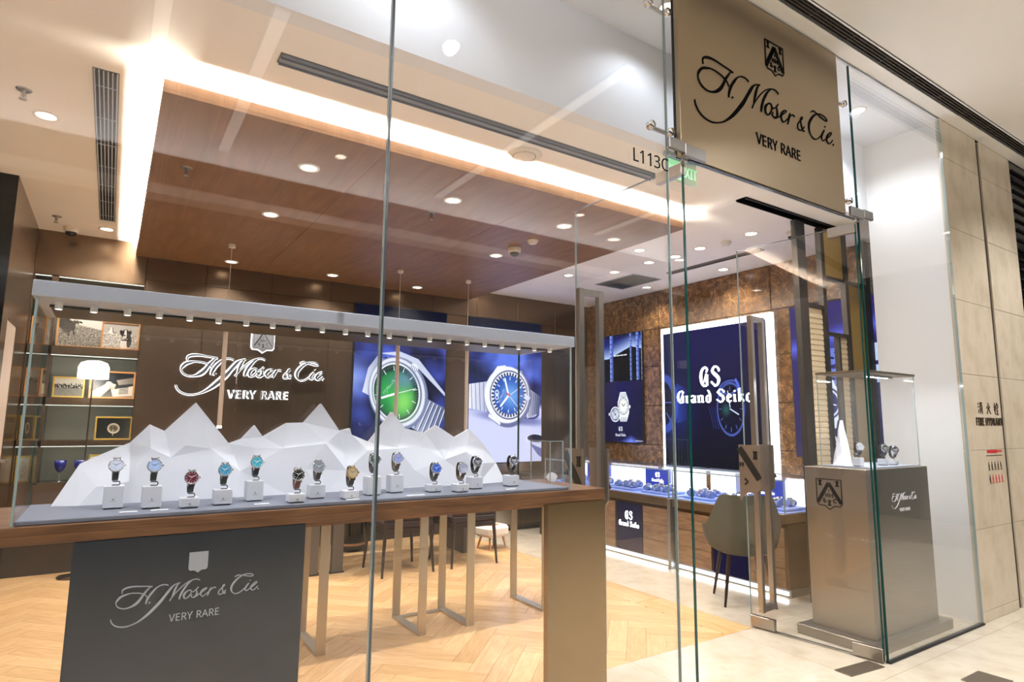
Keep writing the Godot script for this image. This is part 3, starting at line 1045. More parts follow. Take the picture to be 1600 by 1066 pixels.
# ------------------------------------------------------------------ stone wall of the mall at the right
func build_stone_wall():
	var st = tool()
	span(st, Vector3(5.26, 0, FACADE - 0.03), Vector3(10.0, HIGH + 0.02, FACADE - 0.13))
	var wall = struct("wall_front", st, M.backing_board)
	var rows := [0.0, 0.072, 0.625, 1.178, 1.731, 2.284, 2.837, 3.39, HIGH + 0.02]
	for c in [[5.145, 5.80], [5.86, 6.50]]:
		for i in rows.size() - 1:
			var b = tool()
			span(b, Vector3(c[0] + 0.001, rows[i] + 0.0012, FACADE - 0.03), Vector3(c[1] - 0.001, rows[i + 1] - 0.0012, FACADE), 0.0012)
			obj("stone_slab", b, M.travertine, wall)
	var bl = tool()
	span(bl, Vector3(6.505, 0, FACADE - 0.03), Vector3(10.0, HIGH + 0.02, FACADE - 0.005))
	obj("black_panel", bl, M.black_gloss, wall)
	for k in 40:
		put("louvre", M.black_metal, wall, Vector3(3.4, 0.012, 0.02), Vector3(8.22, 0.1 + k * 0.09, FACADE + 0.005))
	var g = tool()
	span(g, Vector3(5.80, 0, FACADE - 0.028), Vector3(5.86, HIGH, FACADE - 0.012))
	obj("groove_strip", g, M.black_metal, wall)
	# fire hydrant lettering and instructions printed on the stone
	var t = thing("hydrant_sign", "dark bronze hydrant lettering in Chinese and English on the stone wall", "sign", Vector3(5.56, 1.44, FACADE))
	var chars := [
		[[80, 850, 90, 170, 780, 90], [50, 600, 90, 140, 540, 90], [70, 100, 90, 190, 380, 90], [620, 950, 90, 620, 700, 90], [430, 900, 80, 500, 780, 80], [800, 900, 80, 720, 780, 80], [440, 680, 90, 430, 50, 90], [440, 680, 90, 800, 680, 90], [800, 700, 90, 800, 40, 90], [440, 480, 80, 800, 480, 80], [440, 280, 80, 800, 280, 80]],
		[[500, 920, 100, 480, 500, 100, 160, 60, 90], [500, 500, 100, 860, 60, 100], [200, 650, 90, 270, 470, 90], [790, 680, 90, 680, 500, 90]],
		[[40, 660, 80, 400, 660, 80], [225, 950, 90, 225, 30, 90], [215, 600, 80, 60, 300, 80], [240, 560, 80, 380, 400, 80], [660, 950, 90, 420, 600, 90], [660, 950, 90, 920, 600, 90], [500, 560, 80, 820, 560, 80], [520, 320, 80, 800, 320, 80], [440, 50, 90, 900, 50, 90], [660, 560, 90, 660, 50, 90]]]
	for k in 3:
		obj("character", script_mesh(chars[k], 0.095, 0.004, Transform3D(Basis.IDENTITY, Vector3(-0.19 + k * 0.145, 0.0, 0)), 0.8, 1), M.bronze_dark, t)
	place(obj("letters", lettering("FIRE HYDRANT", 0.058, 0.004, "Droid Sans", true, 0.86), M.bronze_dark, t), Vector3(0.0, -0.055, 0.002))
	var n = thing("instruction_print", "small red-headed instruction print with rows of pictograms on the stone", "notice", Vector3(5.59, 1.07, FACADE))
	put("heading", M.red_print, n, Vector3(0.19, 0.022, 0.001), Vector3(-0.03, 0.095, 0.001))
	put("heading", M.red_print, n, Vector3(0.07, 0.012, 0.001), Vector3(0.11, 0.095, 0.001))
	put("rule", M.bronze_dark, n, Vector3(0.29, 0.004, 0.001), Vector3(0, 0.065, 0.001))
	for r in 2:
		for k in 5:
			var ps = tool()
			var x := -0.11 + k * 0.055
			var y := 0.0 - r * 0.095
			box(ps, Vector3(x, y + 0.012, 0.0006), Vector3(0.010, 0.014, 0.001))
			box(ps, Vector3(x, y - 0.010, 0.0006), Vector3(0.020, 0.026, 0.001), 0, Transform3D(Basis(Vector3(0, 0, 1), 0.0), Vector3.ZERO))
			box(ps, Vector3(x + 0.012, y - 0.034, 0.0006), Vector3(0.008, 0.02, 0.001))
			box(ps, Vector3(x - 0.006, y - 0.034, 0.0006), Vector3(0.008, 0.02, 0.001))
			obj("pictogram", ps, M.bronze_dark if r == 0 or k == 0 else M.red_print, n)

# ------------------------------------------------------------------ wooden ceiling raft with cove light
func build_ceiling_raft():
	var t = thing("ceiling_raft", "large suspended brown wood ceiling panel with glowing cove round its edge", "ceiling panel", Vector3(0, WOOD, 0))
	var xs := [0.09, 1.24, 2.48, 3.79]
	var zs := [-3.24, -6.12, BACK + 0.002]
	for i in 3:
		for j in 2:
			var b = tool()
			span(b, Vector3(xs[i] + (0.0 if i == 0 else 0.0012), 0, zs[j + 1] + (0.0 if j == 1 else 0.0006)), Vector3(xs[i + 1] - (0.0 if i == 2 else 0.0012), 0.018, zs[j] - (0.0 if j == 0 else 0.0006)), 0.001)
			obj("board", b, M.raft_wood, t)
	# upstand at the edges
	for q in [[Vector3(0.09, 0.018, -3.26), Vector3(3.79, 0.07, -3.24)], [Vector3(0.09, 0.018, BACK + 0.002), Vector3(0.11, 0.07, -3.262)], [Vector3(3.77, 0.018, BACK + 0.002), Vector3(3.79, 0.07, -3.262)]]:
		var b = tool()
		span(b, q[0], q[1], 0.001)
		obj("edge_board", b, M.raft_wood, t)
	for x in [0.6, 1.9, 3.2]:
		for z in [-3.9, -5.2, -6.4]:
			put("hanger", M.black_metal, t, Vector3(0.03, 0.111, 0.03), Vector3(x, 0.0735, z))
	# led profiles on top of the raft
	var warm := Color(1.0, 0.955, 0.88)
	for q in [[Vector3(0.14, 0.020, -3.33), Vector3(3.74, 0.034, -3.30)], [Vector3(0.15, 0.020, BACK + 0.05), Vector3(0.18, 0.034, -3.34)], [Vector3(3.70, 0.020, BACK + 0.05), Vector3(3.73, 0.034, -3.34)]]:
		var b = tool()
		span(b, q[0], q[1])
		obj("led_strip", b, M.cove_led, t)
	light_area(t, Vector3(1.94, 0.045, -3.29), Vector3(0, 1, 0.9), Vector2(3.6, 0.03), COVE * 3.6 * 0.36, warm, Vector3.RIGHT)
	light_area(t, Vector3(0.145, 0.045, -5.03), Vector3(-0.9, 1, 0), Vector2(3.4, 0.03), COVE * 3.4 * 0.36, warm, Vector3(0, 0, 1))
	light_area(t, Vector3(3.735, 0.045, -5.03), Vector3(0.9, 1, 0), Vector2(3.4, 0.03), COVE * 3.4 * 0.25, warm, Vector3(0, 0, 1))

func build_ceiling_fittings():
	var k := 0
	var raft := [[0.92, -3.75, "front left"], [1.93, -3.74, "front middle"], [2.94, -3.74, "front right"], [0.914, -4.81, "left in the second row"], [2.95, -4.80, "right in the second row"], [0.90, -6.53, "rear left"], [1.91, -6.50, "rear middle"], [2.92, -6.52, "rear right"]]
	for p in raft:
		downlight(Vector3(p[0], WOOD, p[1]), DOWN, "round recessed downlight in the wood ceiling panel, %s" % p[2], "downlights in the wood ceiling panel")
	var left := [[-0.437, -4.18, "left of the slatted vent, near the sprinkler"], [-0.155, -6.48, "at the rear end of the slatted vent"]]
	for p in left:
		downlight(Vector3(p[0], CEIL, p[1]), DOWN, "round recessed downlight in the cream ceiling %s" % p[2], "downlights in the plaster ceiling")
	var side := [[4.69, -3.26], [4.69, -3.83], [4.72, -4.17], [4.67, -4.49], [4.66, -5.01], [4.256, -4.216], [4.33, -5.43], [5.557, -4.23], [5.526, -5.36]]
	var said := ["nearest the street in the row over the glass counter", "second from the street over the glass counter", "third from the street over the glass counter", "fourth from the street over the counter", "fifth from the street over the glass counter", "just right of the wood panel, nearer one", "just right of the wood panel, rear one", "close to the marble wall above the navy sign", "close to the marble wall beside the square grille"]
	for p in side:
		downlight(Vector3(p[0], CEIL, p[1]), DOWN * 0.42, "round downlight in the white ceiling, %s" % said[k], "downlights over the glass counter")
		k += 1
	# window zone lights, washing the bulkhead
	k = 0
	for x in [-1.0, 0.98, 2.45, 3.2, 4.485]:
		downlight(Vector3(x, HIGH, -2.17), [0.5, 0.45, 0.3, 0.35, 1.3][k], "round downlight in the high window ceiling %s" % ["at the far left", "over the showcase", "over the left door", "behind the hanging sign", "over the metal pedestal"][k], "downlights of the display window", 0.05, 72.0, Color(0.93, 0.96, 1.0))
		k += 1
	# slot diffusers
	var t = thing("slot_diffuser", "long grey linear air slot in the cream ceiling before the wood panel", "vent", Vector3(1.79, CEIL, -2.85))
	duct(t, VENTS[0][2], VENTS[0][3], 0.22, M.galvanised)
	for j in 3:
		put("blade", M.slot_grey, t, Vector3(2.5, 0.012, [0.006, 0.03, 0.006][j]), Vector3(0, -0.008, -0.04 + j * 0.04))
	t = thing("slot_diffuser", "black linear slot in the white ceiling above the entrance", "vent", Vector3(4.54, CEIL, -2.77))
	duct(t, VENTS[1][2], VENTS[1][3], 0.22, M.black_metal)
	for j in 2:
		put("blade", M.black_metal, t, Vector3(1.32, 0.012, 0.006), Vector3(0, -0.008, -0.04 + j * 0.08))
	t = thing("ceiling_vent", "long narrow slatted vent in the cream ceiling at the left", "vent", Vector3(-0.15, CEIL, -4.82))
	duct(t, VENTS[2][2], VENTS[2][3], 0.22, M.galvanised)
	for j in 6:
		put("slat", M.aluminium, t, Vector3(0.005, 0.014, 2.74), Vector3(-0.048 + j * 0.0192, -0.009, 0))
	for j in 7:
		put("bar", M.aluminium, t, Vector3(0.09, 0.004, 0.006), Vector3(0, -0.006, -1.2 + j * 0.4))
	t = thing("return_grille", "square grey return air grille in the white ceiling over the counter", "vent", Vector3(5.12, CEIL, -5.28))
	duct(t, VENTS[3][2], VENTS[3][3], 0.22, M.galvanised)
	for s in [-1, 1]:
		put("frame", M.slot_grey, t, Vector3(0.46, 0.008, 0.02), Vector3(0, -0.004, s * 0.32), 0.001)
		put("frame", M.slot_grey, t, Vector3(0.02, 0.008, 0.62), Vector3(s * 0.22, -0.004, 0), 0.001)
	for j in 16:
		var sl = tool()
		box(sl, Vector3.ZERO, Vector3(0.418, 0.002, 0.028), 0.0, Transform3D(Basis(Vector3.RIGHT, 0.6), Vector3(0, 0.004, -0.29 + j * 0.0387)))
		obj("slat", sl, M.slot_grey, t)
	t = thing("slot_diffuser", "narrow grey air slot in the white ceiling along the marble wall", "vent", Vector3(5.2, CEIL, -4.1))
	duct(t, VENTS[4][2], VENTS[4][3], 0.22, M.galvanised)
	for j in 3:
		put("blade", M.steel_soft, t, Vector3(0.006, 0.012, 1.2), Vector3(-0.033 + j * 0.033, -0.008, 0))
	# sprinklers, detectors, cameras, loudspeaker
	sprinkler(Vector3(-0.51, CEIL, -3.90), "chrome sprinkler head in the cream ceiling, nearer one at the left")
	sprinkler(Vector3(-0.51, CEIL, -6.31), "chrome sprinkler head in the cream ceiling above the dome camera")
	sprinkler(Vector3(1.92, WOOD, -4.07), "chrome sprinkler head in the middle of the wood ceiling panel")
	sprinkler(Vector3(0.28, WOOD, -4.19), "small pale sprinkler cap near the left edge of the wood ceiling panel")
	disc_thing("smoke_detector", "small white smoke detector on the wood panel beside the dome camera", "smoke detector", Vector3(2.96, WOOD, -4.21), 0.05, 0.03)
	disc_thing("smoke_detector", "small white smoke detector on the white ceiling near the entrance", "smoke detector", Vector3(4.717, CEIL, -3.55), 0.05, 0.035)
	disc_thing("ceiling_speaker", "flat round cream loudspeaker in the ceiling before the wood panel", "loudspeaker", Vector3(2.09, CEIL, -3.07), 0.115, 0.012)
	dome(Vector3(2.962, WOOD, -4.498), "white dome camera under the wood ceiling panel")
	dome(Vector3(-0.42, CEIL, -6.62), "white dome camera on the cream ceiling in the rear left corner")
	dome(Vector3(4.95, CEIL, -3.02), "white dome camera on the ceiling behind the black-framed screen")
	# exit sign
	t = thing("exit_sign", "hanging green glass exit sign behind the door head", "exit sign", Vector3(2.93, 2.945, ZONE - 0.05))
	put("housing", M.aluminium, t, Vector3(0.29, 0.03, 0.04), Vector3(0, 0.09, 0), 0.003)
	put("plate", M.exit_plate, t, Vector3(0.28, 0.15, 0.008), Vector3(0, 0, 0))
	put("lit_field", M.exit_green, t, Vector3(0.12, 0.12, 0.002), Vector3(-0.07, 0, 0.006))
	place(obj("letters", lettering("EXIT", 0.07, 0.002, "Droid Sans", true, 0.75), M.exit_green, t), Vector3(0.065, 0.0, 0.006))

func sprinkler(at: Vector3, label: String):
	var t = thing("sprinkler", label, "sprinkler", at, 0, "sprinkler heads")
	var st = tool()
	lathe(st, [Vector2(0, -0.004), Vector2(0.032, -0.006), Vector2(0.036, 0.0)], 20)
	obj("escutcheon", st, M.steel_soft, t)
	st = tool()
	lathe(st, [Vector2(0.006, -0.04), Vector2(0.008, -0.02), Vector2(0.012, -0.004)], 12)
	box(st, Vector3(0.011, -0.035, 0), Vector3(0.003, 0.03, 0.004))
	box(st, Vector3(-0.011, -0.035, 0), Vector3(0.003, 0.03, 0.004))
	obj("body", st, M.steel, t)
	st = tool()
	lathe(st, [Vector2(0, -0.056), Vector2(0.018, -0.055), Vector2(0.018, -0.051), Vector2(0, -0.050)], 16)
	obj("deflector", st, M.steel, t)

func disc_thing(called, label, category, at, r, h):
	var t = thing(called, label, category, at)
	var st = tool()
	lathe(st, [Vector2(0, -h), Vector2(r * 0.62, -h), Vector2(r * 0.82, -h * 0.7), Vector2(r * 0.86, -h * 0.3), Vector2(r, -h * 0.25), Vector2(r, 0)], 28)
	obj("body", st, M.sensor_white, t)
	st = tool()
	lathe(st, [Vector2(r * 0.62, -h - 0.001), Vector2(r * 0.66, -h - 0.001)], 28)
	obj("rim", st, M.steel_soft, t)

func dome(at: Vector3, label: String):
	var t = thing("dome_camera", label, "camera", at, 0, "dome cameras")
	var st = tool()
	lathe(st, [Vector2(0.046, -0.045), Vector2(0.056, -0.036), Vector2(0.06, -0.02), Vector2(0.06, 0)], 28)
	obj("base", st, M.sensor_white, t)
	st = tool()
	var p := []
	for i in 9:
		var a := PI / 2 * i / 8.0
		p.append(Vector2(sin(a) * 0.044, -0.042 - cos(a) * 0.036))
	lathe(st, p, 24)
	obj("dome", st, M.black_dome, t)

# ------------------------------------------------------------------ glass front
func pane(parent, called: String, a: Vector3, b: Vector3, edges := "green_edge", m = "pane"):
	var st = tool()
	span(st, a, b)
	return obj(called, st, M[m], parent)

func build_facade():
	# fixed panes; joints are dark silicone
	var panes := [[-2.98, 0.722, "wide fixed glass pane at the left in front of the showcase"], [0.734, 2.112, "fixed glass pane with unit number between joint and door"], [3.835, 5.138, "fixed glass pane in front of the metal pedestal and white wall"]]
	for k in 3:
		var p = panes[k]
		var t := Node3D.new()
		t.name = "window_%d" % (k + 1)
		add_child(t)
		t.position = Vector3(p[0], 0, FACADE)
		t.set_meta("kind", "structure")
		t.set_meta("label", p[2])
		var w: float = p[1] - p[0]
		pane(t, "glass", Vector3(0, 0.012, -0.007), Vector3(w, HIGH - 0.002, 0.007))
		put("floor_channel", M.black_metal, t, Vector3(w, 0.012, 0.03), Vector3(w / 2, 0.006, 0), 0.002)
		if k != 1:
			put("edge", M.pale_edge if k == 0 else M.green_edge, t, Vector3(0.003, HIGH - 0.02, 0.014), Vector3(w + 0.0016 if k == 0 else -0.0016, HIGH / 2, 0))
		else:
			put("edge", M.pale_edge, t, Vector3(0.004, HIGH - 0.02, 0.014), Vector3(w + 0.002, HIGH / 2, 0))
			var lt = place(obj("unit_number", lettering("L113C", 0.062, 0.0015), M.black_ink, t), Vector3(1.262, 2.556, 0.009))
	var st = tool()
	span(st, Vector3(0.7245, 0.012, FACADE - 0.009), Vector3(0.7315, HIGH, FACADE + 0.009))
	struct("trim_1", st, M.dark_edge)
	st = tool()
	span(st, Vector3(5.1405, 0, FACADE - 0.012), Vector3(5.144, HIGH, FACADE + 0.004))
	struct("trim_2", st, M.pale_edge)
	# doors, both open at a right angle into the shop
	door_leaf(Vector3(2.235, 0, FACADE - 0.01), deg_to_rad(-90.6), -1, "left glass door leaf swung open into the shop with tall bronze handle")
	door_leaf(Vector3(3.815, 0, FACADE - 0.01), deg_to_rad(-96.0), 1, "right glass door leaf swung open beside the pedestal with tall bronze handle")
	# header fittings at the two pivots
	for s in 2:
		var x: float = [2.235, 3.815][s]
		var d: float = [1, -1][s]
		var h = thing("door_patch_fitting", ["steel patch fitting over the left door pivot", "steel patch fitting over the right door pivot"][s], "door fitting", Vector3(x, 2.62, FACADE), 0, "steel fittings of the glass doors")
		put("over_panel_clamp", M.steel_soft, h, Vector3(0.15, 0.062, 0.02), Vector3(d * 0.045, 0.034, 0.0265), 0.003)
		put("side_clamp", M.steel_soft, h, Vector3(0.11, 0.055, 0.02), Vector3(-d * 0.085, 0.045, 0.0265), 0.003)
		put("pin", M.steel, h, Vector3(0.028, 0.014, 0.024), Vector3(0, -0.004, 0.0), 0.002)
	# header glass strip edge over the opening
	st = tool()
	span(st, Vector3(2.27, 2.622, FACADE - 0.007), Vector3(3.79, 2.629, FACADE + 0.007))
	struct("trim_3", st, M.dark_edge)
	# stand-off fittings that hold the fixed panes to the sign
	var posts := [[2.035, 2.165, 3.385, "upper left of the hanging sign"], [2.035, 2.165, 2.752, "lower left of the hanging sign"], [3.69, 3.80, 3.405, "upper right of the hanging sign"], [3.685, 3.79, 2.752, "lower right of the hanging sign"]]
	for p in posts:
		var f = thing("spider_fitting", "polished steel glass stand-off fitting at the %s" % p[3], "glass fitting", Vector3(p[0], p[2], FACADE - 0.04), 0, "stand-off fittings of the glazing")
		var ln: float = p[1] - p[0]
		var s1 = tool()
		tube(s1, [Vector3(0, 0, 0), Vector3(ln, 0, 0)], 0.011, 12)
		obj("arm", s1, M.steel, f)
		for e in 2:
			s1 = tool()
			lathe(s1, [Vector2(0, 0), Vector2(0.019, 0), Vector2(0.021, 0.004), Vector2(0.021, 0.028), Vector2(0.019, 0.032), Vector2(0, 0.032)], 16, Transform3D(Basis(Vector3.RIGHT, PI / 2), Vector3(e * ln, 0, 0)))
			obj("button", s1, M.polished, f)

# a leaf built in a frame whose x runs from the pivot to the free edge
func door_leaf(at: Vector3, turn: float, side: int, label: String):
	var t = thing("glass_door", label, "door", at, 0, "glass door leaves")
	t.basis = Basis(Vector3.UP, -turn)
	var w := 0.81
	var h := 2.60
	pane(t, "glass", Vector3(0.004, 0.012, -0.006), Vector3(w, h, 0.006))
	put("pivot_edge", M.green_edge, t, Vector3(0.005, h - 0.012, 0.0126), Vector3(0.002, h / 2 + 0.006, 0))
	put("free_edge", M.pale_edge, t, Vector3(0.003, h - 0.012, 0.0122), Vector3(w + 0.001, h / 2 + 0.006, 0))
	put("top_edge", M.dark_edge, t, Vector3(w, 0.003, 0.0122), Vector3(w / 2, h + 0.001, 0))
	put("bottom_edge", M.dark_edge, t, Vector3(w, 0.003, 0.0122), Vector3(w / 2, 0.011, 0))
	put("top_patch", M.handle_bronze, t, Vector3(0.165, 0.06, 0.034), Vector3(0.082, h - 0.022, 0), 0.003)
	put("bottom_patch", M.handle_bronze, t, Vector3(0.165, 0.07, 0.034), Vector3(0.082, 0.046, 0), 0.003)
	put("lock_patch", M.handle_bronze, t, Vector3(0.165, 0.07, 0.034), Vector3(w - 0.084, 0.046, 0), 0.003)
	# pull handles: a square bar on either side, joined at head and foot, with half a shield on each
	for s in [-1, 1]:
		var b = put("handle_bar", M.handle_bronze, t, Vector3(0.035, 1.97, 0.035), Vector3(w - 0.12, 1.115, s * 0.072), 0.002)
		# half shield: cut edge towards the free edge of the leaf
		var half := PackedVector2Array([Vector2(0, 0.165), Vector2(-0.15, 0.165), Vector2(-0.15, -0.12), Vector2(-0.12, -0.152), Vector2(-0.062, -0.148), Vector2(-0.035, -0.165), Vector2(0, -0.205)])
		var st = tool()
		var xf := Transform3D(Basis.IDENTITY, Vector3(w - 0.01, 1.045, s * 0.090 - 0.006))
		prism(st, half, 0.012, xf)
		var p = obj("shield_plate", st, M.plate_bronze, t)
		var d := 0.0075 if s > 0 else -0.0105
		var marks := [[-145, -60, 44, -5, 145, 44], [-40, -60, 14, -60, -80, 14, -40, -100, 14], [-120, 70, 24, -120, 125, 24], [-135, 120, 10, -105, 120, 10], [-135, 75, 10, -105, 75, 10], [-30, 20, 10, -30, 50, 10], [-10, 20, 10, -10, 50, 10], [-30, 35, 8, -10, 35, 8]]
		obj("half_crest", script_mesh(marks, 1.0, 0.003, Transform3D(Basis.IDENTITY, Vector3(w - 0.01, 1.045, s * 0.090 + d)), 1.0, 1), M.black_metal, p)
	for y in [0.15, 2.08]:
		put("crossbar", M.handle_bronze, t, Vector3(0.035, 0.035, 0.11), Vector3(w - 0.12, y, 0), 0.002)

# ------------------------------------------------------------------ bronze sign over the doors
func build_hanging_sign():
	var t = thing("hanging_sign", "large brushed bronze sign panel with black script over the entrance", "sign", Vector3(2.934, 3.155, FACADE))
	put("panel", M.bronze_sign, t, Vector3(1.47, 1.05, 0.03), Vector3(0, 0, 0), 0.002)
	put("back_frame", M.black_metal, t, Vector3(1.476, 1.045, 0.012), Vector3(0, 0, -0.02))
	obj("script", script_mesh(SCRIPT_LOGO, 1.268, 0.004, Transform3D(Basis.IDENTITY, Vector3(0.005, -0.112, 0.0152)), 1.3), M.black_ink, t)
	tagline(t, Vector3(0.07, -0.272, 0.0165), 0.062, 0.003, M.black_ink, false)
	obj("crest", crest_mesh(0.176, 0.003, Transform3D(Basis.IDENTITY, Vector3(0.067, 0.255, 0.0152)), 1.0), M.black_ink, t)

# ------------------------------------------------------------------ display table in the window
func build_table():
	var t = thing("display_table", "long brown wood display table with slate front panel and bronze end panel", "table", Vector3(0, 0, 0))
	put("table_top", M.table_wood, t, Vector3(2.58, 0.048, 0.47), Vector3(0.535, 1.046, -2.277), 0.002)
	var b = put("end_panel", M.panel_bronze, t, Vector3(0.31, 1.020, 0.03), Vector3(1.675, 0.511, -2.06), 0.002)
	put("end_panel", M.bronze_dark, t, Vector3(0.03, 1.020, 0.36), Vector3(-0.70, 0.511, -2.28), 0.002)
	# slate panel with the name in silver
	var s = thing("slate_sign", "dark slate panel with silver script and shield below the showcase", "sign", Vector3(0.251, 0, -2.052))
	put("panel", M.slate, s, Vector3(0.608, 1.018, 0.016), Vector3(0, 0.511, 0), 0.0015)
	obj("script", script_mesh(SCRIPT_LOGO, 0.375, 0.004, Transform3D(Basis.IDENTITY, Vector3(-0.017, 0.838, 0.0085)), 1.5), M.silver_letters, s)
	tagline(s, Vector3(0.0, 0.791, 0.010), 0.0195, 0.003, M.silver_letters, false)
	var st = tool()
	prism(st, shield_outline(0.05), 0.003, Transform3D(Basis.IDENTITY, Vector3(0.0, 0.938, 0.0085)))
	obj("shield", st, M.silver_letters, s)

# ------------------------------------------------------------------ glass showcase on the table
func build_showcase():
	var t = thing("showcase", "long glass showcase with grey metal roof standing on the wood table", "showcase", Vector3(0, 1.07, 0))
	put("roof", M.aluminium, t, Vector3(1.86, 0.044, 0.42), Vector3(0.73, 0.627, -2.25), 0.002)
	put("lamp_track", M.black_metal, t, Vector3(1.80, 0.006, 0.02), Vector3(0.73, 0.602, -2.19))
	put("lining", M.bronze_dark, t, Vector3(1.80, 0.003, 0.22), Vector3(0.73, 0.6035, -2.33))
	pane(t, "front_glass", Vector3(-0.19, 0.0005, -2.052), Vector3(1.645, 0.604, -2.044), "", "case_glass")
	for k in 3:
		var x0: float = [-0.18, 0.386, 1.296][k]
		var x1: float = [0.382, 1.292, 1.635][k]
		pane(t, "back_glass", Vector3(x0, 0.0005, -2.448), Vector3(x1, 0.604, -2.442), "", "case_glass")
	for x in [-0.186, 1.641]:
		pane(t, "side_glass", Vector3(x - 0.004, 0.0005, -2.44), Vector3(x + 0.004, 0.604, -2.054), "", "case_glass")
		put("glass_edge", M.pale_edge, t, Vector3(0.006, 0.602, 0.006), Vector3(x + (0.002 if x > 0 else -0.002), 0.303, -2.0485))
		put("glass_edge", M.green_edge, t, Vector3(0.007, 0.602, 0.006), Vector3(x, 0.303, -2.445))
	put("base_cloth", M.suede, t, Vector3(1.822, 0.012, 0.376), Vector3(0.7275, 0.0065, -2.246), 0.002)
	# row of small spotlights
	var c = tool()
	lathe(c, [Vector2(0.0085, -0.020), Vector2(0.0095, -0.020), Vector2(0.0095, 0.0)], 16)
	c.generate_normals()
	var cm = c.commit()
	var l = tool()
	lathe(l, [Vector2(0, -0.0185), Vector2(0.0086, -0.0185)], 16, Transform3D.IDENTITY, false)
	l.generate_normals()
	var lm = l.commit()
	for k in 22:
		var s = thing("spotlight", "small white spotlight under the showcase roof, %s from the left" % ORD[k], "spotlight", Vector3(-0.145 + k * 0.0827, 1.675, -2.13), 0, "row of spotlights under the showcase roof")
		obj("housing", cm, M.sensor_white, s)
		obj("lens", lm, M.lens_cool, s)
		light_spot(s, Vector3(0, -0.0215, 0), SPOT, 58, Color(0.95, 0.97, 1.0), 0.008)
	# small glass box at the right end
	var g = thing("glass_box", "low open glass box on the right end of the wood table", "glass box", Vector3(1.742, 1.07, -2.45))
	for q in [[Vector3(0, 0.0005, 0.12), Vector3(0.078, 0.19, 0.124)], [Vector3(0, 0.0005, -0.035), Vector3(0.078, 0.19, -0.031)], [Vector3(0, 0.0005, -0.03), Vector3(0.004, 0.19, 0.119)], [Vector3(0.074, 0.0005, -0.03), Vector3(0.078, 0.19, 0.119)]]:
		pane(g, "glass", q[0], q[1], "", "case_glass")
	for p in [Vector3(0.001, 0.095, 0.122), Vector3(0.077, 0.095, 0.122), Vector3(0.001, 0.095, -0.033)]:
		put("edge", M.pale_edge, g, Vector3(0.004, 0.19, 0.004), p)
	put("top_edge", M.pale_edge, g, Vector3(0.08, 0.004, 0.004), Vector3(0.039, 0.192, 0.122))
	put("top_edge", M.pale_edge, g, Vector3(0.004, 0.004, 0.155), Vector3(0.001, 0.192, 0.044))
	var f = thing("paper_fan", "small white fan-shaped paper stand inside the low glass box", "paper stand", Vector3(1.784, 1.0705, -2.37))
	var fs = tool()
	var arc := PackedVector2Array([Vector2(0.016, 0.0), Vector2(-0.012, 0.0)])
	for i in 7:
		var a := lerpf(PI * 0.92, PI * 0.12, i / 6.0)
		arc.append(Vector2(cos(a) * 0.03, 0.012 + sin(a) * 0.032))
	prism(fs, arc, 0.004)
	obj("paper", fs, M.card_white, f)
	f.rotation.y = -0.35

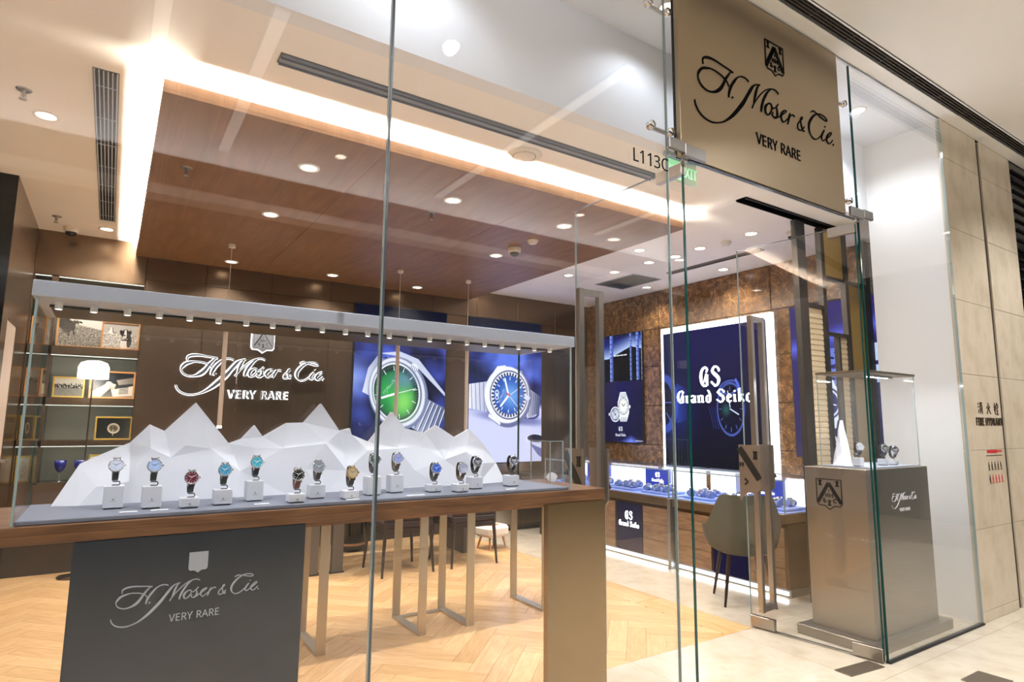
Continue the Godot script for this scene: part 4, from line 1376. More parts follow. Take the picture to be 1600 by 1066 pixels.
func build_mountain():
	# facets of the white backdrop: outline and inner ridge points at their depth
	var outline := [[-0.128, 1.0825], [-0.067, 1.205], [0.0, 1.240], [0.064, 1.271], [0.116, 1.331], [0.161, 1.309], [0.249, 1.407], [0.363, 1.265], [0.404, 1.281], [0.445, 1.33], [0.476, 1.288], [0.559, 1.339], [0.621, 1.341], [0.682, 1.414], [0.759, 1.309], [0.799, 1.32], [0.807, 1.295], [0.881, 1.265], [0.976, 1.387], [1.033, 1.32], [1.125, 1.301], [1.178, 1.333], [1.269, 1.28], [1.34, 1.316], [1.405, 1.26], [1.479, 1.168], [1.515, 1.0825]]
	var base_x := [1.36, 1.18, 1.03, 0.85, 0.70, 0.56, 0.385, 0.25, 0.07, -0.06]
	var inner := [[0.181, 1.223, 0.036], [0.222, 1.263, 0.042], [0.336, 1.129, 0.046], [0.30, 1.25, 0.035], [0.69, 1.263, 0.060], [-0.018, 1.136, 0.035], [0.121, 1.254, 0.04], [0.07, 1.15, 0.045], [0.86, 1.235, 0.045], [0.983, 1.241, 0.055], [1.096, 1.25, 0.015], [1.295, 1.222, 0.055], [1.20, 1.19, 0.03], [0.542, 1.248, 0.045], [0.449, 1.249, 0.020], [0.918, 1.141, 0.05], [0.62, 1.17, 0.05], [0.78, 1.16, 0.03], [1.06, 1.15, 0.05], [1.39, 1.17, 0.04], [0.40, 1.17, 0.03]]
	var pts := PackedVector2Array()
	var zs := []
	var rim := PackedVector2Array()
	for p in outline:
		pts.append(Vector2(p[0], p[1]))
		rim.append(Vector2(p[0], p[1]))
		zs.append(-2.385)
	for x in base_x:
		pts.append(Vector2(x, 1.0825))
		rim.append(Vector2(x, 1.0825))
		zs.append(-2.335)
	for p in inner:
		pts.append(Vector2(p[0], p[1]))
		zs.append(-2.385 + 0.02 + p[2] * 0.62)
	zs[0] = -2.36
	zs[outline.size() - 1] = -2.36
	var idx := Geometry2D.triangulate_delaunay(pts)
	var t = thing("mountain_backdrop", "faceted white mountain range model behind the row of watches", "display backdrop", Vector3.ZERO)
	# three sections divided at the seams
	var cuts := [[-1.0, 0.374], [0.374, 1.185], [1.185, 3.0]]
	var sheets := [tool(), tool(), tool()]
	for k in range(0, idx.size(), 3):
		var a := pts[idx[k]]
		var b := pts[idx[k + 1]]
		var c := pts[idx[k + 2]]
		var m := (a + b + c) / 3.0
		if not Geometry2D.is_point_in_polygon(m, rim):
			continue
		var which := 0
		for j in 3:
			if m.x >= cuts[j][0] and m.x < cuts[j][1]:
				which = j
		var A := Vector3(a.x, a.y, zs[idx[k]])
		var B := Vector3(b.x, b.y, zs[idx[k + 1]])
		var C := Vector3(c.x, c.y, zs[idx[k + 2]])
		if (B - A).cross(C - A).z < 0:
			tri(sheets[which], A, C, B)
		else:
			tri(sheets[which], A, B, C)
	for j in 3:
		obj("section", sheets[j], M.mountain_white, t)
	var back = tool()
	prism(back, rim, 0.022, Transform3D(Basis.IDENTITY, Vector3(0, 0, -2.41)))
	obj("back_board", back, M.mountain_white, t)

# ------------------------------------------------------------------ watches on their blocks
func build_watches():
	# x, z, block top, dial colour, case, strap, words
	var W := [
		[0.029, -2.223, 1.150, c8(206, 214, 232), "polished", c8(26, 26, 30), "silver-white dial and black strap, first from the left"],
		[0.126, -2.176, 1.149, c8(168, 192, 232), "polished", c8(30, 26, 26), "pale sky-blue dial and black strap, second from the left"],
		[0.224, -2.134, 1.113, c8(96, 16, 44), "polished", c8(48, 40, 40), "burgundy dial on a low block"],
		[0.319, -2.158, 1.131, c8(54, 140, 176), "polished", c8(40, 36, 36), "aqua-blue dial on a middle-height block"],
		[0.422, -2.208, 1.149, c8(48, 156, 172), "polished", c8(34, 32, 34), "turquoise dial on a tall block"],
		[0.532, -2.101, 1.112, c8(8, 8, 14), "polished", c8(110, 62, 56), "plain black dial and red-brown strap"],
		[0.619, -2.178, 1.130, c8(120, 130, 142), "polished", c8(70, 62, 54), "grey dial and taupe strap"],
		[0.713, -2.105, 1.112, c8(190, 170, 134), "gold", c8(38, 32, 28), "champagne dial and gold case"],
		[0.819, -2.174, 1.150, c8(20, 66, 62), "polished", c8(40, 34, 30), "dark green dial, partly behind the glass joint"],
		[0.922, -2.209, 1.149, c8(150, 160, 214), "polished", c8(92, 76, 60), "lilac-silver dial and brown strap"],
		[1.059, -2.159, 1.111, c8(22, 88, 196), "polished", c8(66, 58, 52), "bright blue dial on a low block"],
		[1.148, -2.110, 1.113, c8(176, 184, 214), "polished", c8(84, 70, 54), "silver and blue dial on a low block"],
		[1.253, -2.182, 1.130, c8(20, 28, 62), "polished", c8(44, 38, 36), "dark blue dial with white markings"],
		[1.437, -2.195, 1.129, c8(24, 30, 60), "polished", c8(52, 44, 38), "dark dial on steel bracelet, rightmost in the showcase"]]
	for i in W.size():
		var w = W[i]
		watch_stand(Vector3(w[0], 1.0825, w[1]), w[2] - 1.0825, "white display block carrying the watch with %s" % w[6].split(",")[0].replace(" on a low block", "").replace(" on a tall block", "").replace(" on a middle-height block", ""), "display blocks in the showcase")
		var style := 1 if i in [11, 12, 13] else 0
		watch(Vector3(w[0], w[2] + 0.013, w[1]), 0.0, w[3], M[w[4]], w[5], "wristwatch with %s" % w[6], "watches in the showcase", style)
	var cards := [[0.067, -2.103, 0.045], [0.145, -2.103, 0.045], [0.427, -2.097, 0.045], [0.714, -2.072, 0.045], [0.948, -2.075, 0.07], [1.365, -2.085, 0.045]]
	for k in cards.size():
		var c = thing("name_card", "small white caption card on the grey cloth, %s from the left" % ORD[k], "card", Vector3(cards[k][0], 1.0825, cards[k][1]), 0, "caption cards in the showcase")
		put("card", M.card_white, c, Vector3(cards[k][2], 0.003, 0.014), Vector3(0, 0.0018, 0), 0.0005)

func watch_stand(at: Vector3, h: float, label: String, group: String):
	var t = thing("watch_stand", label, "display block", at, 0, group)
	put("foot", M.black_metal, t, Vector3(0.044, 0.004, 0.042), Vector3(0, 0.002, 0))
	put("block", M.block_white, t, Vector3(0.052, h - 0.004, 0.050), Vector3(0, 0.004 + (h - 0.004) / 2, 0), 0.0015)
	var mk = tool()
	prism(mk, shield_outline(0.0045), 0.0004, Transform3D(Basis.IDENTITY, Vector3(0, h * 0.42, 0.0249)))
	box(mk, Vector3(0, h * 0.42 - 0.0055, 0.0251), Vector3(0.016, 0.0012, 0.0003))
	obj("mark", mk, M.steel_soft, t)
	var st = tool()
	tube(st, [Vector3(-0.006, h + 0.0012, 0.004), Vector3(0.012, h + 0.0012, 0.006), Vector3(0.014, h + 0.006, 0.002), Vector3(0.012, h + 0.0115, 0.0), Vector3(-0.005, h + 0.0118, -0.002)], 0.0018, 6)
	obj("bracket", st, M.black_metal, t)

func watch(at: Vector3, turn: float, dial: Color, metal, strap: Color, label: String, group: String, style := 0, size := 1.0):
	var t = thing("wristwatch", label, "watch", at, turn, group)
	# the strap runs round an upright oval; the head sits on its front
	var a := 0.023 * size
	var b := 0.034 * size
	var head := deg_to_rad(22.0)
	var mid := Vector3(0, b + 0.001, 0)
	var st = tool()
	var n := 30
	for i in n:
		var q := []
		for e in 2:
			var f := head + TAU * (i + e) / n
			var u := float(i + e) / n
			var w := (0.0098 - 0.0026 * sin(PI * u)) * size
			for r in [1.0, 0.92]:
				var p: Vector3 = mid + Vector3(0, sin(f) * b, cos(f) * a) * r
				q.append(p + Vector3(w, 0, 0))
				q.append(p - Vector3(w, 0, 0))
		st.set_smooth_group(1)
		quad(st, q[0], q[4], q[5], q[1])
		st.set_smooth_group(2)
		quad(st, q[2], q[3], q[7], q[6])
		st.set_smooth_group(-1)
		quad(st, q[0], q[2], q[6], q[4])
		quad(st, q[1], q[5], q[7], q[3])
	var key := "strap_%s" % strap.to_html()
	if not M.has(key):
		mat(key, strap, 0.5 if style == 0 else 0.25, 0.0 if style == 0 else 0.6)
	obj("strap", st, M[key], t)
	var pos := mid + Vector3(0, sin(head) * b, cos(head) * a)
	var nrm := Vector3(0, sin(head) / b, cos(head) / a).normalized()
	var fr := Transform3D(Basis(Vector3.RIGHT, nrm, Vector3.RIGHT.cross(nrm)), pos)     # y out of the dial, -z towards twelve
	var r := 0.0205 * size
	st = tool()
	lathe(st, [Vector2(r * 0.86, -0.005 * size), Vector2(r, -0.003 * size), Vector2(r, 0.003 * size), Vector2(r * 0.97, 0.0048 * size), Vector2(r * 0.86, 0.0056 * size), Vector2(r * 0.84, 0.0046 * size)], 32, fr)
	for sx in [-1, 1]:
		for sz in [-1, 1]:
			box(st, Vector3(sx * 0.0088, -0.001, sz * 0.0205) * size, Vector3(0.0028, 0.0055, 0.010) * size, 0.0004, fr)
	obj("case", st, metal, t)
	st = tool()
	lathe(st, [Vector2(0, 0.0044 * size), Vector2(r * 0.85, 0.0044 * size)], 32, fr, false)
	var dk := "dial_%s" % dial.to_html()
	if not M.has(dk):
		mat(dk, dial, 0.15)
	# lathe caps point down; turn the dial to the viewer
	var dl = obj("dial", st, M[dk], t)
	var ink = M.card_white if dial.get_luminance() < 0.55 else M.black_metal
	st = tool()
	for k in 12:
		var ang := TAU * k / 12
		var fx := fr * Transform3D(Basis(Vector3.UP, ang), Vector3.ZERO)
		box(st, Vector3(0, 0.0047, -0.0142) * size, Vector3(0.0008, 0.0003, 0.0036 if style == 0 else 0.0046) * size, 0, fx)
	obj("markers", st, ink, dl)
	st = tool()
	box(st, Vector3(0, 0.0050, -0.0045) * size, Vector3(0.0013, 0.0003, 0.010) * size, 0, fr * Transform3D(Basis(Vector3.UP, 1.05), Vector3.ZERO))
	box(st, Vector3(0, 0.0053, -0.0062) * size, Vector3(0.0010, 0.0003, 0.0145) * size, 0, fr * Transform3D(Basis(Vector3.UP, -1.05), Vector3.ZERO))
	box(st, Vector3(0, 0.0056, -0.004) * size, Vector3(0.0004, 0.0003, 0.020) * size, 0, fr * Transform3D(Basis(Vector3.UP, 2.6), Vector3.ZERO))
	obj("hands", st, ink, dl)
	if style == 1:
		st = tool()
		for e in [Vector3(-0.007, 0, 0), Vector3(0.007, 0, 0), Vector3(0, 0, 0.0075)]:
			lathe(st, [Vector2(0.0030, 0.0046) * size, Vector2(0.0042, 0.0049) * size, Vector2(0.0044, 0.0046) * size], 16, fr * Transform3D(Basis.IDENTITY, e * size))
		obj("subdials", st, M.card_white, dl)
	st = tool()
	lathe(st, [Vector2(0, 0), Vector2(0.0028, 0), Vector2(0.003, 0.001), Vector2(0.003, 0.004), Vector2(0, 0.0042)], 10, fr * Transform3D(Basis(Vector3(0, 0, 1), -PI / 2).scaled(Vector3.ONE * size), Vector3(r, 0, 0)))
	obj("crown", st, metal, t)
	return t

# ------------------------------------------------------------------ metal pedestal with its glass case
func build_pedestal():
	var t = thing("pedestal", "tall brushed metal pedestal with black crest beside the right door", "pedestal", Vector3(4.377, 0, -2.225))
	put("plinth", M.pedestal_metal, t, Vector3(0.99, 0.062, 0.51), Vector3(-0.005, 0.031, -0.002), 0.003)
	put("body", M.pedestal_metal, t, Vector3(0.825, 1.012, 0.40), Vector3(0, 0.568, 0), 0.003)
	obj("crest", crest_mesh(0.172, 0.002, Transform3D(SIDE, Vector3(-0.4127, 0.905, -0.04)), 0.85), M.black_ink, t)
	obj("script", script_mesh(SCRIPT_LOGO, 0.34, 0.002, Transform3D(Basis.IDENTITY, Vector3(0.055, 0.865, 0.2004)), 1.7), M.card_white, t)
	tagline(t, Vector3(0.055, 0.805, 0.2012), 0.02, 0.002, M.card_white, true)
	var g = thing("glass_case", "square glass case with thin metal lid on top of the pedestal", "glass case", Vector3(4.40, 1.074, -2.205))
	put("lid", M.bronze, g, Vector3(0.66, 0.016, 0.345), Vector3(0, 0.627, 0), 0.002)
	put("base", M.aluminium, g, Vector3(0.65, 0.008, 0.335), Vector3(0, 0.004, 0))
	for q in [[Vector3(-0.32, 0.008, 0.159), Vector3(0.32, 0.619, 0.165)], [Vector3(-0.32, 0.008, -0.165), Vector3(0.32, 0.619, -0.159)], [Vector3(-0.325, 0.008, -0.158), Vector3(-0.319, 0.619, 0.158)], [Vector3(0.319, 0.008, -0.158), Vector3(0.325, 0.619, 0.158)]]:
		pane(g, "glass", q[0], q[1], "", "case_glass")
	for sx in [-1, 1]:
		for sz in [-1, 1]:
			put("glass_edge", M.pale_edge, g, Vector3(0.005, 0.611, 0.005), Vector3(sx * 0.3235, 0.3135, sz * 0.1635))
	put("lamp_bar", M.steel, g, Vector3(0.36, 0.010, 0.03), Vector3(0.06, 0.613, 0.05))
	for k in 5:
		put("lamp_lens", M.lens_cool, g, Vector3(0.018, 0.003, 0.018), Vector3(-0.06 + k * 0.06, 0.6065, 0.05))
	light_area(g, Vector3(0.06, 0.602, 0.05), Vector3.DOWN, Vector2(0.3, 0.02), 0.5, Color(0.96, 0.98, 1.0))
	# little mountain
	var m = thing("mountain_model", "small faceted white mountain peak inside the pedestal case", "display model", Vector3(4.225, 1.083, -2.31))
	var st = tool()
	var ring := []
	for lvl in 5:
		var y: float = [0.0, 0.075, 0.15, 0.235, 0.30][lvl]
		var rr: float = [0.115, 0.085, 0.06, 0.04, 0.016][lvl]
		var rw := []
		for k in 7:
			var ang: float = TAU * k / 7 + lvl * 0.35
			var j := 0.8 + 0.35 * rng.randf()
			rw.append(Vector3(cos(ang) * rr * j + lvl * 0.006, y, sin(ang) * rr * j * 0.4))
		ring.append(rw)
	for lvl in 4:
		for k in 7:
			var n := (k + 1) % 7
			tri(st, ring[lvl][k], ring[lvl + 1][k], ring[lvl][n])
			tri(st, ring[lvl][n], ring[lvl + 1][k], ring[lvl + 1][n])
	for k in range(1, 6):
		tri(st, ring[4][0], ring[4][k + 1], ring[4][k])
	obj("peak", st, M.mountain_white, m)
	st = tool()
	for q in [[-0.10, 0.06, 0.05], [-0.07, 0.09, 0.06]]:
		var top := Vector3(q[0] + 0.01, q[1], q[2] * 0.6)
		var b := [Vector3(q[0] - 0.05, 0, 0.02), Vector3(q[0] - 0.02, 0, 0.08), Vector3(q[0] + 0.06, 0, 0.06), Vector3(q[0] + 0.04, 0, -0.03)]
		for k in 4:
			otri(st, Vector3(q[0], 0.01, 0.03), b[k], b[(k + 1) % 4], top)
	obj("foothill", st, M.mountain_white, m)
	var P := [[4.15, -2.16, c8(214, 220, 232), c8(20, 20, 24), "silver dial and black strap in the pedestal case, left one"], [4.43, -2.14, c8(24, 26, 34), c8(60, 62, 66), "dark dial and steel bracelet in the pedestal case, middle one"], [4.545, -2.13, c8(40, 42, 50), c8(66, 68, 72), "black dial and steel bracelet in the pedestal case, right one"]]
	for k in 3:
		var p = P[k]
		var h: float = [0.055, 0.042, 0.03][k]
		watch_stand(Vector3(p[0], 1.083, p[1]), h, "white display block in the pedestal case, %s" % ["left and tallest", "in the middle", "rightmost and lowest"][k], "display blocks in the pedestal case")
		watch(Vector3(p[0], 1.083 + h + 0.013, p[1]), -0.5, p[2], M.polished, p[3], "wristwatch with %s" % p[4], "watches in the pedestal case", mini(k, 1), 1.25)

# ------------------------------------------------------------------ glass counters along the marble wall
func build_counter():
	var units := [[-4.12, -2.955, "glass-topped sales counter nearest the street, behind the grey chair"], [-6.16, -4.16, "glass-topped sales counter farther back with lit navy front sign"]]
	for k in 2:
		var z0: float = units[k][0]
		var z1: float = units[k][1]
		var ln := z1 - z0
		var t = thing("sales_counter", units[k][2], "counter", Vector3(4.53, 0, z0), 0, "glass-topped counters along the marble wall")
		put("body", M.bronze_dark, t, Vector3(0.58, 0.50, ln), Vector3(0.31, 0.315, ln / 2), 0.003)
		put("plinth", M.steel_soft, t, Vector3(0.52, 0.065, ln - 0.02), Vector3(0.31, 0.0325, ln / 2))
		put("led_strip", M.floor_led, t, Vector3(0.012, 0.03, ln - 0.06), Vector3(0.043, 0.030, ln / 2))
		light_area(t, Vector3(0.034, 0.03, ln / 2), Vector3(-1, -0.25, 0), Vector2(ln - 0.06, 0.03), 0.06 * ln, Color(0.9, 0.95, 1.0), Vector3(0, 0, 1))
		put("rim", M.bronze, t, Vector3(0.62, 0.075, ln), Vector3(0.30, 0.605, ln / 2), 0.003)
		# veneer panels with grooves, one navy panel each
		var cells := []
		if k == 0:
			cells = [[0.03, 0.43, false], [0.45, 0.80, true], [0.82, 1.14, false]]
		else:
			cells = [[0.05, 0.62, false], [0.64, 1.24, false], [1.26, 1.63, true], [1.64, 1.985, false]]
		for c in cells:
			if c[2]:
				put("navy_panel", M.navy, t, Vector3(0.012, 0.47, c[1] - c[0]), Vector3(0.014, 0.30, (c[0] + c[1]) / 2), 0.001)
			else:
				for r in 3:
					put("veneer_panel", M.counter_wood, t, Vector3(0.012, 0.152, c[1] - c[0] - 0.004), Vector3(0.015, 0.145 + r * 0.156, (c[0] + c[1]) / 2), 0.001)
		if k == 1:
			obj("emblem_letters", script_mesh(GOTHIC_GS, 0.095, 0.004, Transform3D(SIDE, Vector3(0.008, 0.37, 1.445)), 0.7, 2), M.lit_letter, t)
			obj("name_word", script_mesh(GOTHIC_FIRST, 0.062, 0.004, Transform3D(SIDE, Vector3(0.008, 0.30, 1.445)), 0.65, 1), M.lit_letter, t)
			obj("name_word", script_mesh(GOTHIC_LAST, 0.062, 0.004, Transform3D(SIDE, Vector3(0.008, 0.30, 1.445)), 0.65, 1), M.lit_letter, t)
		# glass top box
		var y := 0.643
		pane(t, "front_glass", Vector3(0.0, y, 0.0), Vector3(0.008, 0.90, ln), "", "case_glass")
		pane(t, "top_glass", Vector3(0.0, 0.901, 0.0), Vector3(0.56, 0.909, ln), "", "case_glass")
		pane(t, "end_glass", Vector3(0.009, y, ln - 0.008), Vector3(0.54, 0.90, ln), "", "case_glass")
		put("back_light", M.lit_white, t, Vector3(0.02, 0.235, ln - 0.03), Vector3(0.555, y + 0.12, ln / 2))
		light_area(t, Vector3(0.540, y + 0.12, ln / 2), Vector3(-1, -0.1, 0), Vector2(ln - 0.03, 0.22), 0.12 * ln, Color(0.88, 0.94, 1.0), Vector3(0, 0, 1))
		put("floor_sheet", M.tray, t, Vector3(0.53, 0.006, ln - 0.02), Vector3(0.275, y + 0.003, ln / 2))
		put("glass_edge", M.pale_edge, t, Vector3(0.010, 0.010, ln), Vector3(0.004, 0.906, ln / 2))
		put("glass_edge", M.dark_edge, t, Vector3(0.012, 0.012, ln), Vector3(0.553, 0.906, ln / 2))
		for z in [0.004, ln - 0.004]:
			put("corner_edge", M.pale_edge, t, Vector3(0.010, 0.255, 0.009), Vector3(0.005, y + 0.128, z))
		for j in 2:
			put("back_post", M.aluminium, t, Vector3(0.02, 0.24, 0.05), Vector3(0.532, y + 0.12, ln * (0.3 + 0.4 * j)))
	# pillar between the counters and one at the far end
	for k in 2:
		var p = thing("counter_pillar", ["slim metal pillar between the two glass counters", "dark metal pillar at the rear end of the glass counters"][k], "pillar", Vector3(4.525, 0, [-4.14, -6.19][k]))
		put("post", M.steel_soft if k == 0 else M.bronze_dark, p, Vector3(0.06, 0.642, 0.036 if k == 0 else 0.05), Vector3(0.0, 0.321, 0), 0.003)
		put("foot", M.steel_soft, p, Vector3(0.07, 0.006, 0.038), Vector3(0.0, 0.003, 0))
	# small navy plates standing in the cases
	for q in [[4.98, -4.72, "at the left under the navy sign"], [4.98, -3.42, "behind the door handle"], [4.98, -5.7, "in the rear counter"]]:
		var c = thing("navy_card", "royal blue name card inside the glass counter %s" % q[2], "card", Vector3(q[0], 0.65, q[1]), 0, "name cards in the glass counters")
		put("card", M.royal_blue, c, Vector3(0.012, 0.22, 0.36), Vector3(0, 0.11, 0), 0.001)
		obj("emblem_letters", script_mesh(GOTHIC_GS, 0.055, 0.002, Transform3D(SIDE, Vector3(-0.0065, 0.13, 0)), 0.85, 2), M.lit_letter, c)
		obj("name_word", script_mesh(GOTHIC_FIRST, 0.036, 0.002, Transform3D(SIDE, Vector3(-0.0065, 0.08, 0)), 0.85, 1), M.lit_letter, c)
		obj("name_word", script_mesh(GOTHIC_LAST, 0.036, 0.002, Transform3D(SIDE, Vector3(-0.0065, 0.08, 0)), 0.85, 1), M.lit_letter, c)
	# trays with watches wrapped round cushions
	var n := 0
	var tn := 0
	for z in [-3.12, -3.52, -3.90, -4.45, -4.90, -5.35, -5.8]:
		var tr = thing("watch_tray", "pale blue display tray in the glass counters, %s from the street" % ORD[tn], "tray", Vector3(4.76, 0.650, z), 0, "trays in the glass counters")
		var ts = tool()
		box(ts, Vector3(0, 0.012, 0), Vector3(0.28, 0.022, 0.34 if z < -3.2 else 0.24), 0.004)
		obj("tray", ts, M.tray, tr)
		var many := 5 if z < -3.2 else 4
		for j in many:
			var at := Vector3(4.68 + (j % 2) * 0.13 + rng.randf_range(-0.01, 0.01), 0.6735, z - 0.115 + j * (0.056 if many == 5 else 0.05))
			counter_watch(at, rng.randf_range(-0.5, 0.5) + (PI / 2 if j % 3 == 0 else 0.0), "watch wrapped round a blue cushion, %s on the %s tray from the street" % [ORD[j], ORD[tn]])
			n += 1
		tn += 1

func counter_watch(at: Vector3, turn: float, label: String):
	var t = thing("cushioned_watch", label, "watch", at, turn, "watches on cushions in the glass counters")
	t.scale = Vector3.ONE * 1.3
	if not M.has("cushion_mesh"):
		var st = tool()
		var sect := []
		for i in 12:
			var a := TAU * i / 12
			sect.append(Vector2(cos(a) * 0.026, 0.022 + sin(a) * 0.021))
		st.set_smooth_group(0)
		for i in 12:
			var p: Vector2 = sect[i]
			var q: Vector2 = sect[(i + 1) % 12]
			quad(st, Vector3(p.x, p.y, 0.032), Vector3(p.x, p.y, -0.032), Vector3(q.x, q.y, -0.032), Vector3(q.x, q.y, 0.032))
		st.set_smooth_group(-1)
		for i in range(1, 11):
			for s in [0.032, -0.032]:
				otri(st, Vector3(0, 0.022, 0), Vector3(sect[0].x, sect[0].y, s), Vector3(sect[i].x, sect[i].y, s), Vector3(sect[i + 1].x, sect[i + 1].y, s))
		st.generate_normals()
		M.cushion_mesh = st.commit()
		st = tool()
		for i in 12:
			var a0 := TAU * i / 12
			var a1 := TAU * (i + 1) / 12
			var c := Vector3(0, 0.022, 0)
			var pts := []
			for a in [a0, a1]:
				pts.append(c + Vector3(cos(a) * 0.0285, sin(a) * 0.0235, 0))
			quad(st, pts[0] + Vector3(0, 0, 0.01), pts[0] - Vector3(0, 0, 0.01), pts[1] - Vector3(0, 0, 0.01), pts[1] + Vector3(0, 0, 0.01))
		st.generate_normals()
		M.band_mesh = st.commit()
		st = tool()
		lathe(st, [Vector2(0.017, 0.043), Vector2(0.019, 0.045), Vector2(0.019, 0.051), Vector2(0.016, 0.054), Vector2(0, 0.054)], 20)
		st.generate_normals()
		M.head_mesh = st.commit()
		st = tool()
		lathe(st, [Vector2(0.0155, 0.0538), Vector2(0.0155, 0.0545), Vector2(0, 0.0545)], 20, Transform3D.IDENTITY, false)
		st.generate_normals()
		M.face_mesh = st.commit()
	obj("cushion", M.cushion_mesh, M.cushion, t)
	obj("bracelet", M.band_mesh, M.polished, t)
	obj("case", M.head_mesh, M.polished, t)
	obj("dial", M.face_mesh, M.navy if rng.randf() < 0.5 else M.card_white, t)

# ------------------------------------------------------------------ chairs, desk, pouf, planter
func build_seats():
	# shell armchair at the counter; its front looks towards +x
	var t = thing("shell_armchair", "grey-green felt shell armchair with dark tapered legs at the glass counter", "chair", Vector3(4.20, 0, -3.12), 0.89)
	var st = tool()
	# shell: section swept round the back from arm to arm
	var n := 32
	var rings := []
	for i in n + 1:
		var u := float(i) / n
		var a := lerpf(-2.05, 2.05, u)          # 0 = middle of the back (towards -x)
		var back := 1.0 - smoothstep(0.8, 1.4, absf(a))
		var top := 0.58 + 0.24 * back - 0.10 * smoothstep(1.7, 2.05, absf(a))
		var dir := Vector3(-cos(a), 0, sin(a))
		var col := []
		for k in 7:
			var v := k / 6.0
			var y := lerpf(0.38, top, v)
			var r := lerpf(0.20, lerpf(0.292, 0.252, back), pow(v, 0.33))
			col.append([Vector3(0, y, 0) + dir * r, Vector3(0, y + (0.0 if k < 6 else -0.008), 0) + dir * (r - 0.022)])
		rings.append(col)
	st.set_smooth_group(1)
	for i in n:
		for k in 6:
			quad(st, rings[i + 1][k][0], rings[i][k][0], rings[i][k + 1][0], rings[i + 1][k + 1][0])
	st.set_smooth_group(2)
	for i in n:
		for k in 6:
			quad(st, rings[i][k][1], rings[i + 1][k][1], rings[i + 1][k + 1][1], rings[i][k + 1][1])
	st.set_smooth_group(3)
	for i in n:
		quad(st, rings[i + 1][6][0], rings[i][6][0], rings[i][6][1], rings[i + 1][6][1])
	st.set_smooth_group(-1)
	for k in 6:
		quad(st, rings[0][k][0], rings[0][k][1], rings[0][k + 1][1], rings[0][k + 1][0])
		quad(st, rings[n][k][1], rings[n][k][0], rings[n][k + 1][0], rings[n][k + 1][1])
	obj("shell", st, M.chair_felt, t)
	st = tool()
	lathe(st, [Vector2(0, 0.355), Vector2(0.15, 0.36), Vector2(0.185, 0.40), Vector2(0.215, 0.44), Vector2(0.20, 0.465), Vector2(0, 0.472)], 28, Transform3D(Basis.from_scale(Vector3(1.12, 1, 1.05)), Vector3(0.02, 0, 0)))
	obj("seat", st, M.chair_felt, t)
	for sx in [-1, 1]:
		for sz in [-1, 1]:
			st = tool()
			tube(st, [Vector3(sx * 0.13, 0.37, sz * 0.13), Vector3(sx * 0.185, 0.0, sz * 0.185)], [0.017, 0.009], 10)
			obj("leg", st, M.dark_wood, t)
	# desk on bronze hoop legs behind the window table
	var d = thing("consulting_desk", "long wooden desk on bronze hoop legs behind the display table", "desk", Vector3(0, 0, 0))
	put("desk_top", M.table_wood, d, Vector3(2.35, 0.045, 0.56), Vector3(1.78, 0.765, -3.93), 0.003)
	for x in [1.13, 1.77, 2.12, 2.745]:
		st = tool()
		box(st, Vector3(x, 0.371, -3.725), Vector3(0.056, 0.742, 0.014), 0.001)
		box(st, Vector3(x, 0.371, -4.143), Vector3(0.056, 0.742, 0.014), 0.001)
		box(st, Vector3(x, 0.008, -3.934), Vector3(0.056, 0.016, 0.404), 0.001)
		obj("hoop_leg", st, M.leg_bronze, d)
	put("floor_bar", M.leg_bronze, d, Vector3(0.29, 0.012, 0.04), Vector3(1.945, 0.006, -4.12), 0.001)
	# rear desk with slab legs
	d = thing("rear_desk", "dark desk with grey slab legs in the rear of the shop", "desk", Vector3(0, 0, 0))
	put("desk_top", M.dark_wood, d, Vector3(1.85, 0.04, 0.62), Vector3(2.35, 0.74, -5.98), 0.003)
	put("slab_leg", M.grey_slab, d, Vector3(0.08, 0.71, 0.06), Vector3(1.60, 0.365, -5.61), 0.002)
	put("slab_leg", M.grey_slab, d, Vector3(0.10, 0.71, 0.06), Vector3(1.81, 0.365, -5.61), 0.002)
	put("slab_leg", M.black_metal, d, Vector3(0.07, 0.71, 0.05), Vector3(1.72, 0.365, -5.70), 0.002)
	put("slab_foot", M.black_metal, d, Vector3(0.32, 0.01, 0.09), Vector3(1.71, 0.005, -5.62))
	put("slab_leg", M.grey_slab, d, Vector3(0.06, 0.72, 0.5), Vector3(3.2, 0.36, -5.98), 0.002)
	# two dark chairs before it
	dark_chair(Vector3(2.32, 0, -5.42), "dark brown leather chair on thin legs, left of the two under the showcase")
	dark_chair(Vector3(2.995, 0, -5.42), "dark brown leather chair with violet sheen, right of the two near the pouf")
	# round black planter
	t = thing("round_bin", "round black drum with brown rim beneath the rear desk", "drum", Vector3(2.24, 0, -6.50))
	st = tool()
	lathe(st, [Vector2(0, 0.0), Vector2(0.135, 0.0), Vector2(0.15, 0.02), Vector2(0.155, 0.06)], 32)
	obj("base", st, M.black_gloss, t)
	st = tool()
	lathe(st, [Vector2(0.155, 0.06), Vector2(0.159, 0.065), Vector2(0.159, 0.08), Vector2(0.155, 0.085)], 32)
	obj("band", st, M.tan_wood, t)
	st = tool()
	lathe(st, [Vector2(0.155, 0.085), Vector2(0.16, 0.30), Vector2(0.155, 0.46), Vector2(0.14, 0.465), Vector2(0, 0.465)], 32)
	obj("drum", st, M.black_gloss, t)
	# small pouf
	t = thing("pouf", "small cream pouf with brown top patch on splayed wooden legs", "stool", Vector3(3.56, 0, -5.80), 0.2)
	st = tool()
	box(st, Vector3(0, 0.19, 0), Vector3(0.30, 0.12, 0.26), 0.03)
	obj("seat", st, M.cream_fabric, t)
	put("patch", M.tan_wood, t, Vector3(0.14, 0.02, 0.14), Vector3(-0.03, 0.254, 0), 0.006)
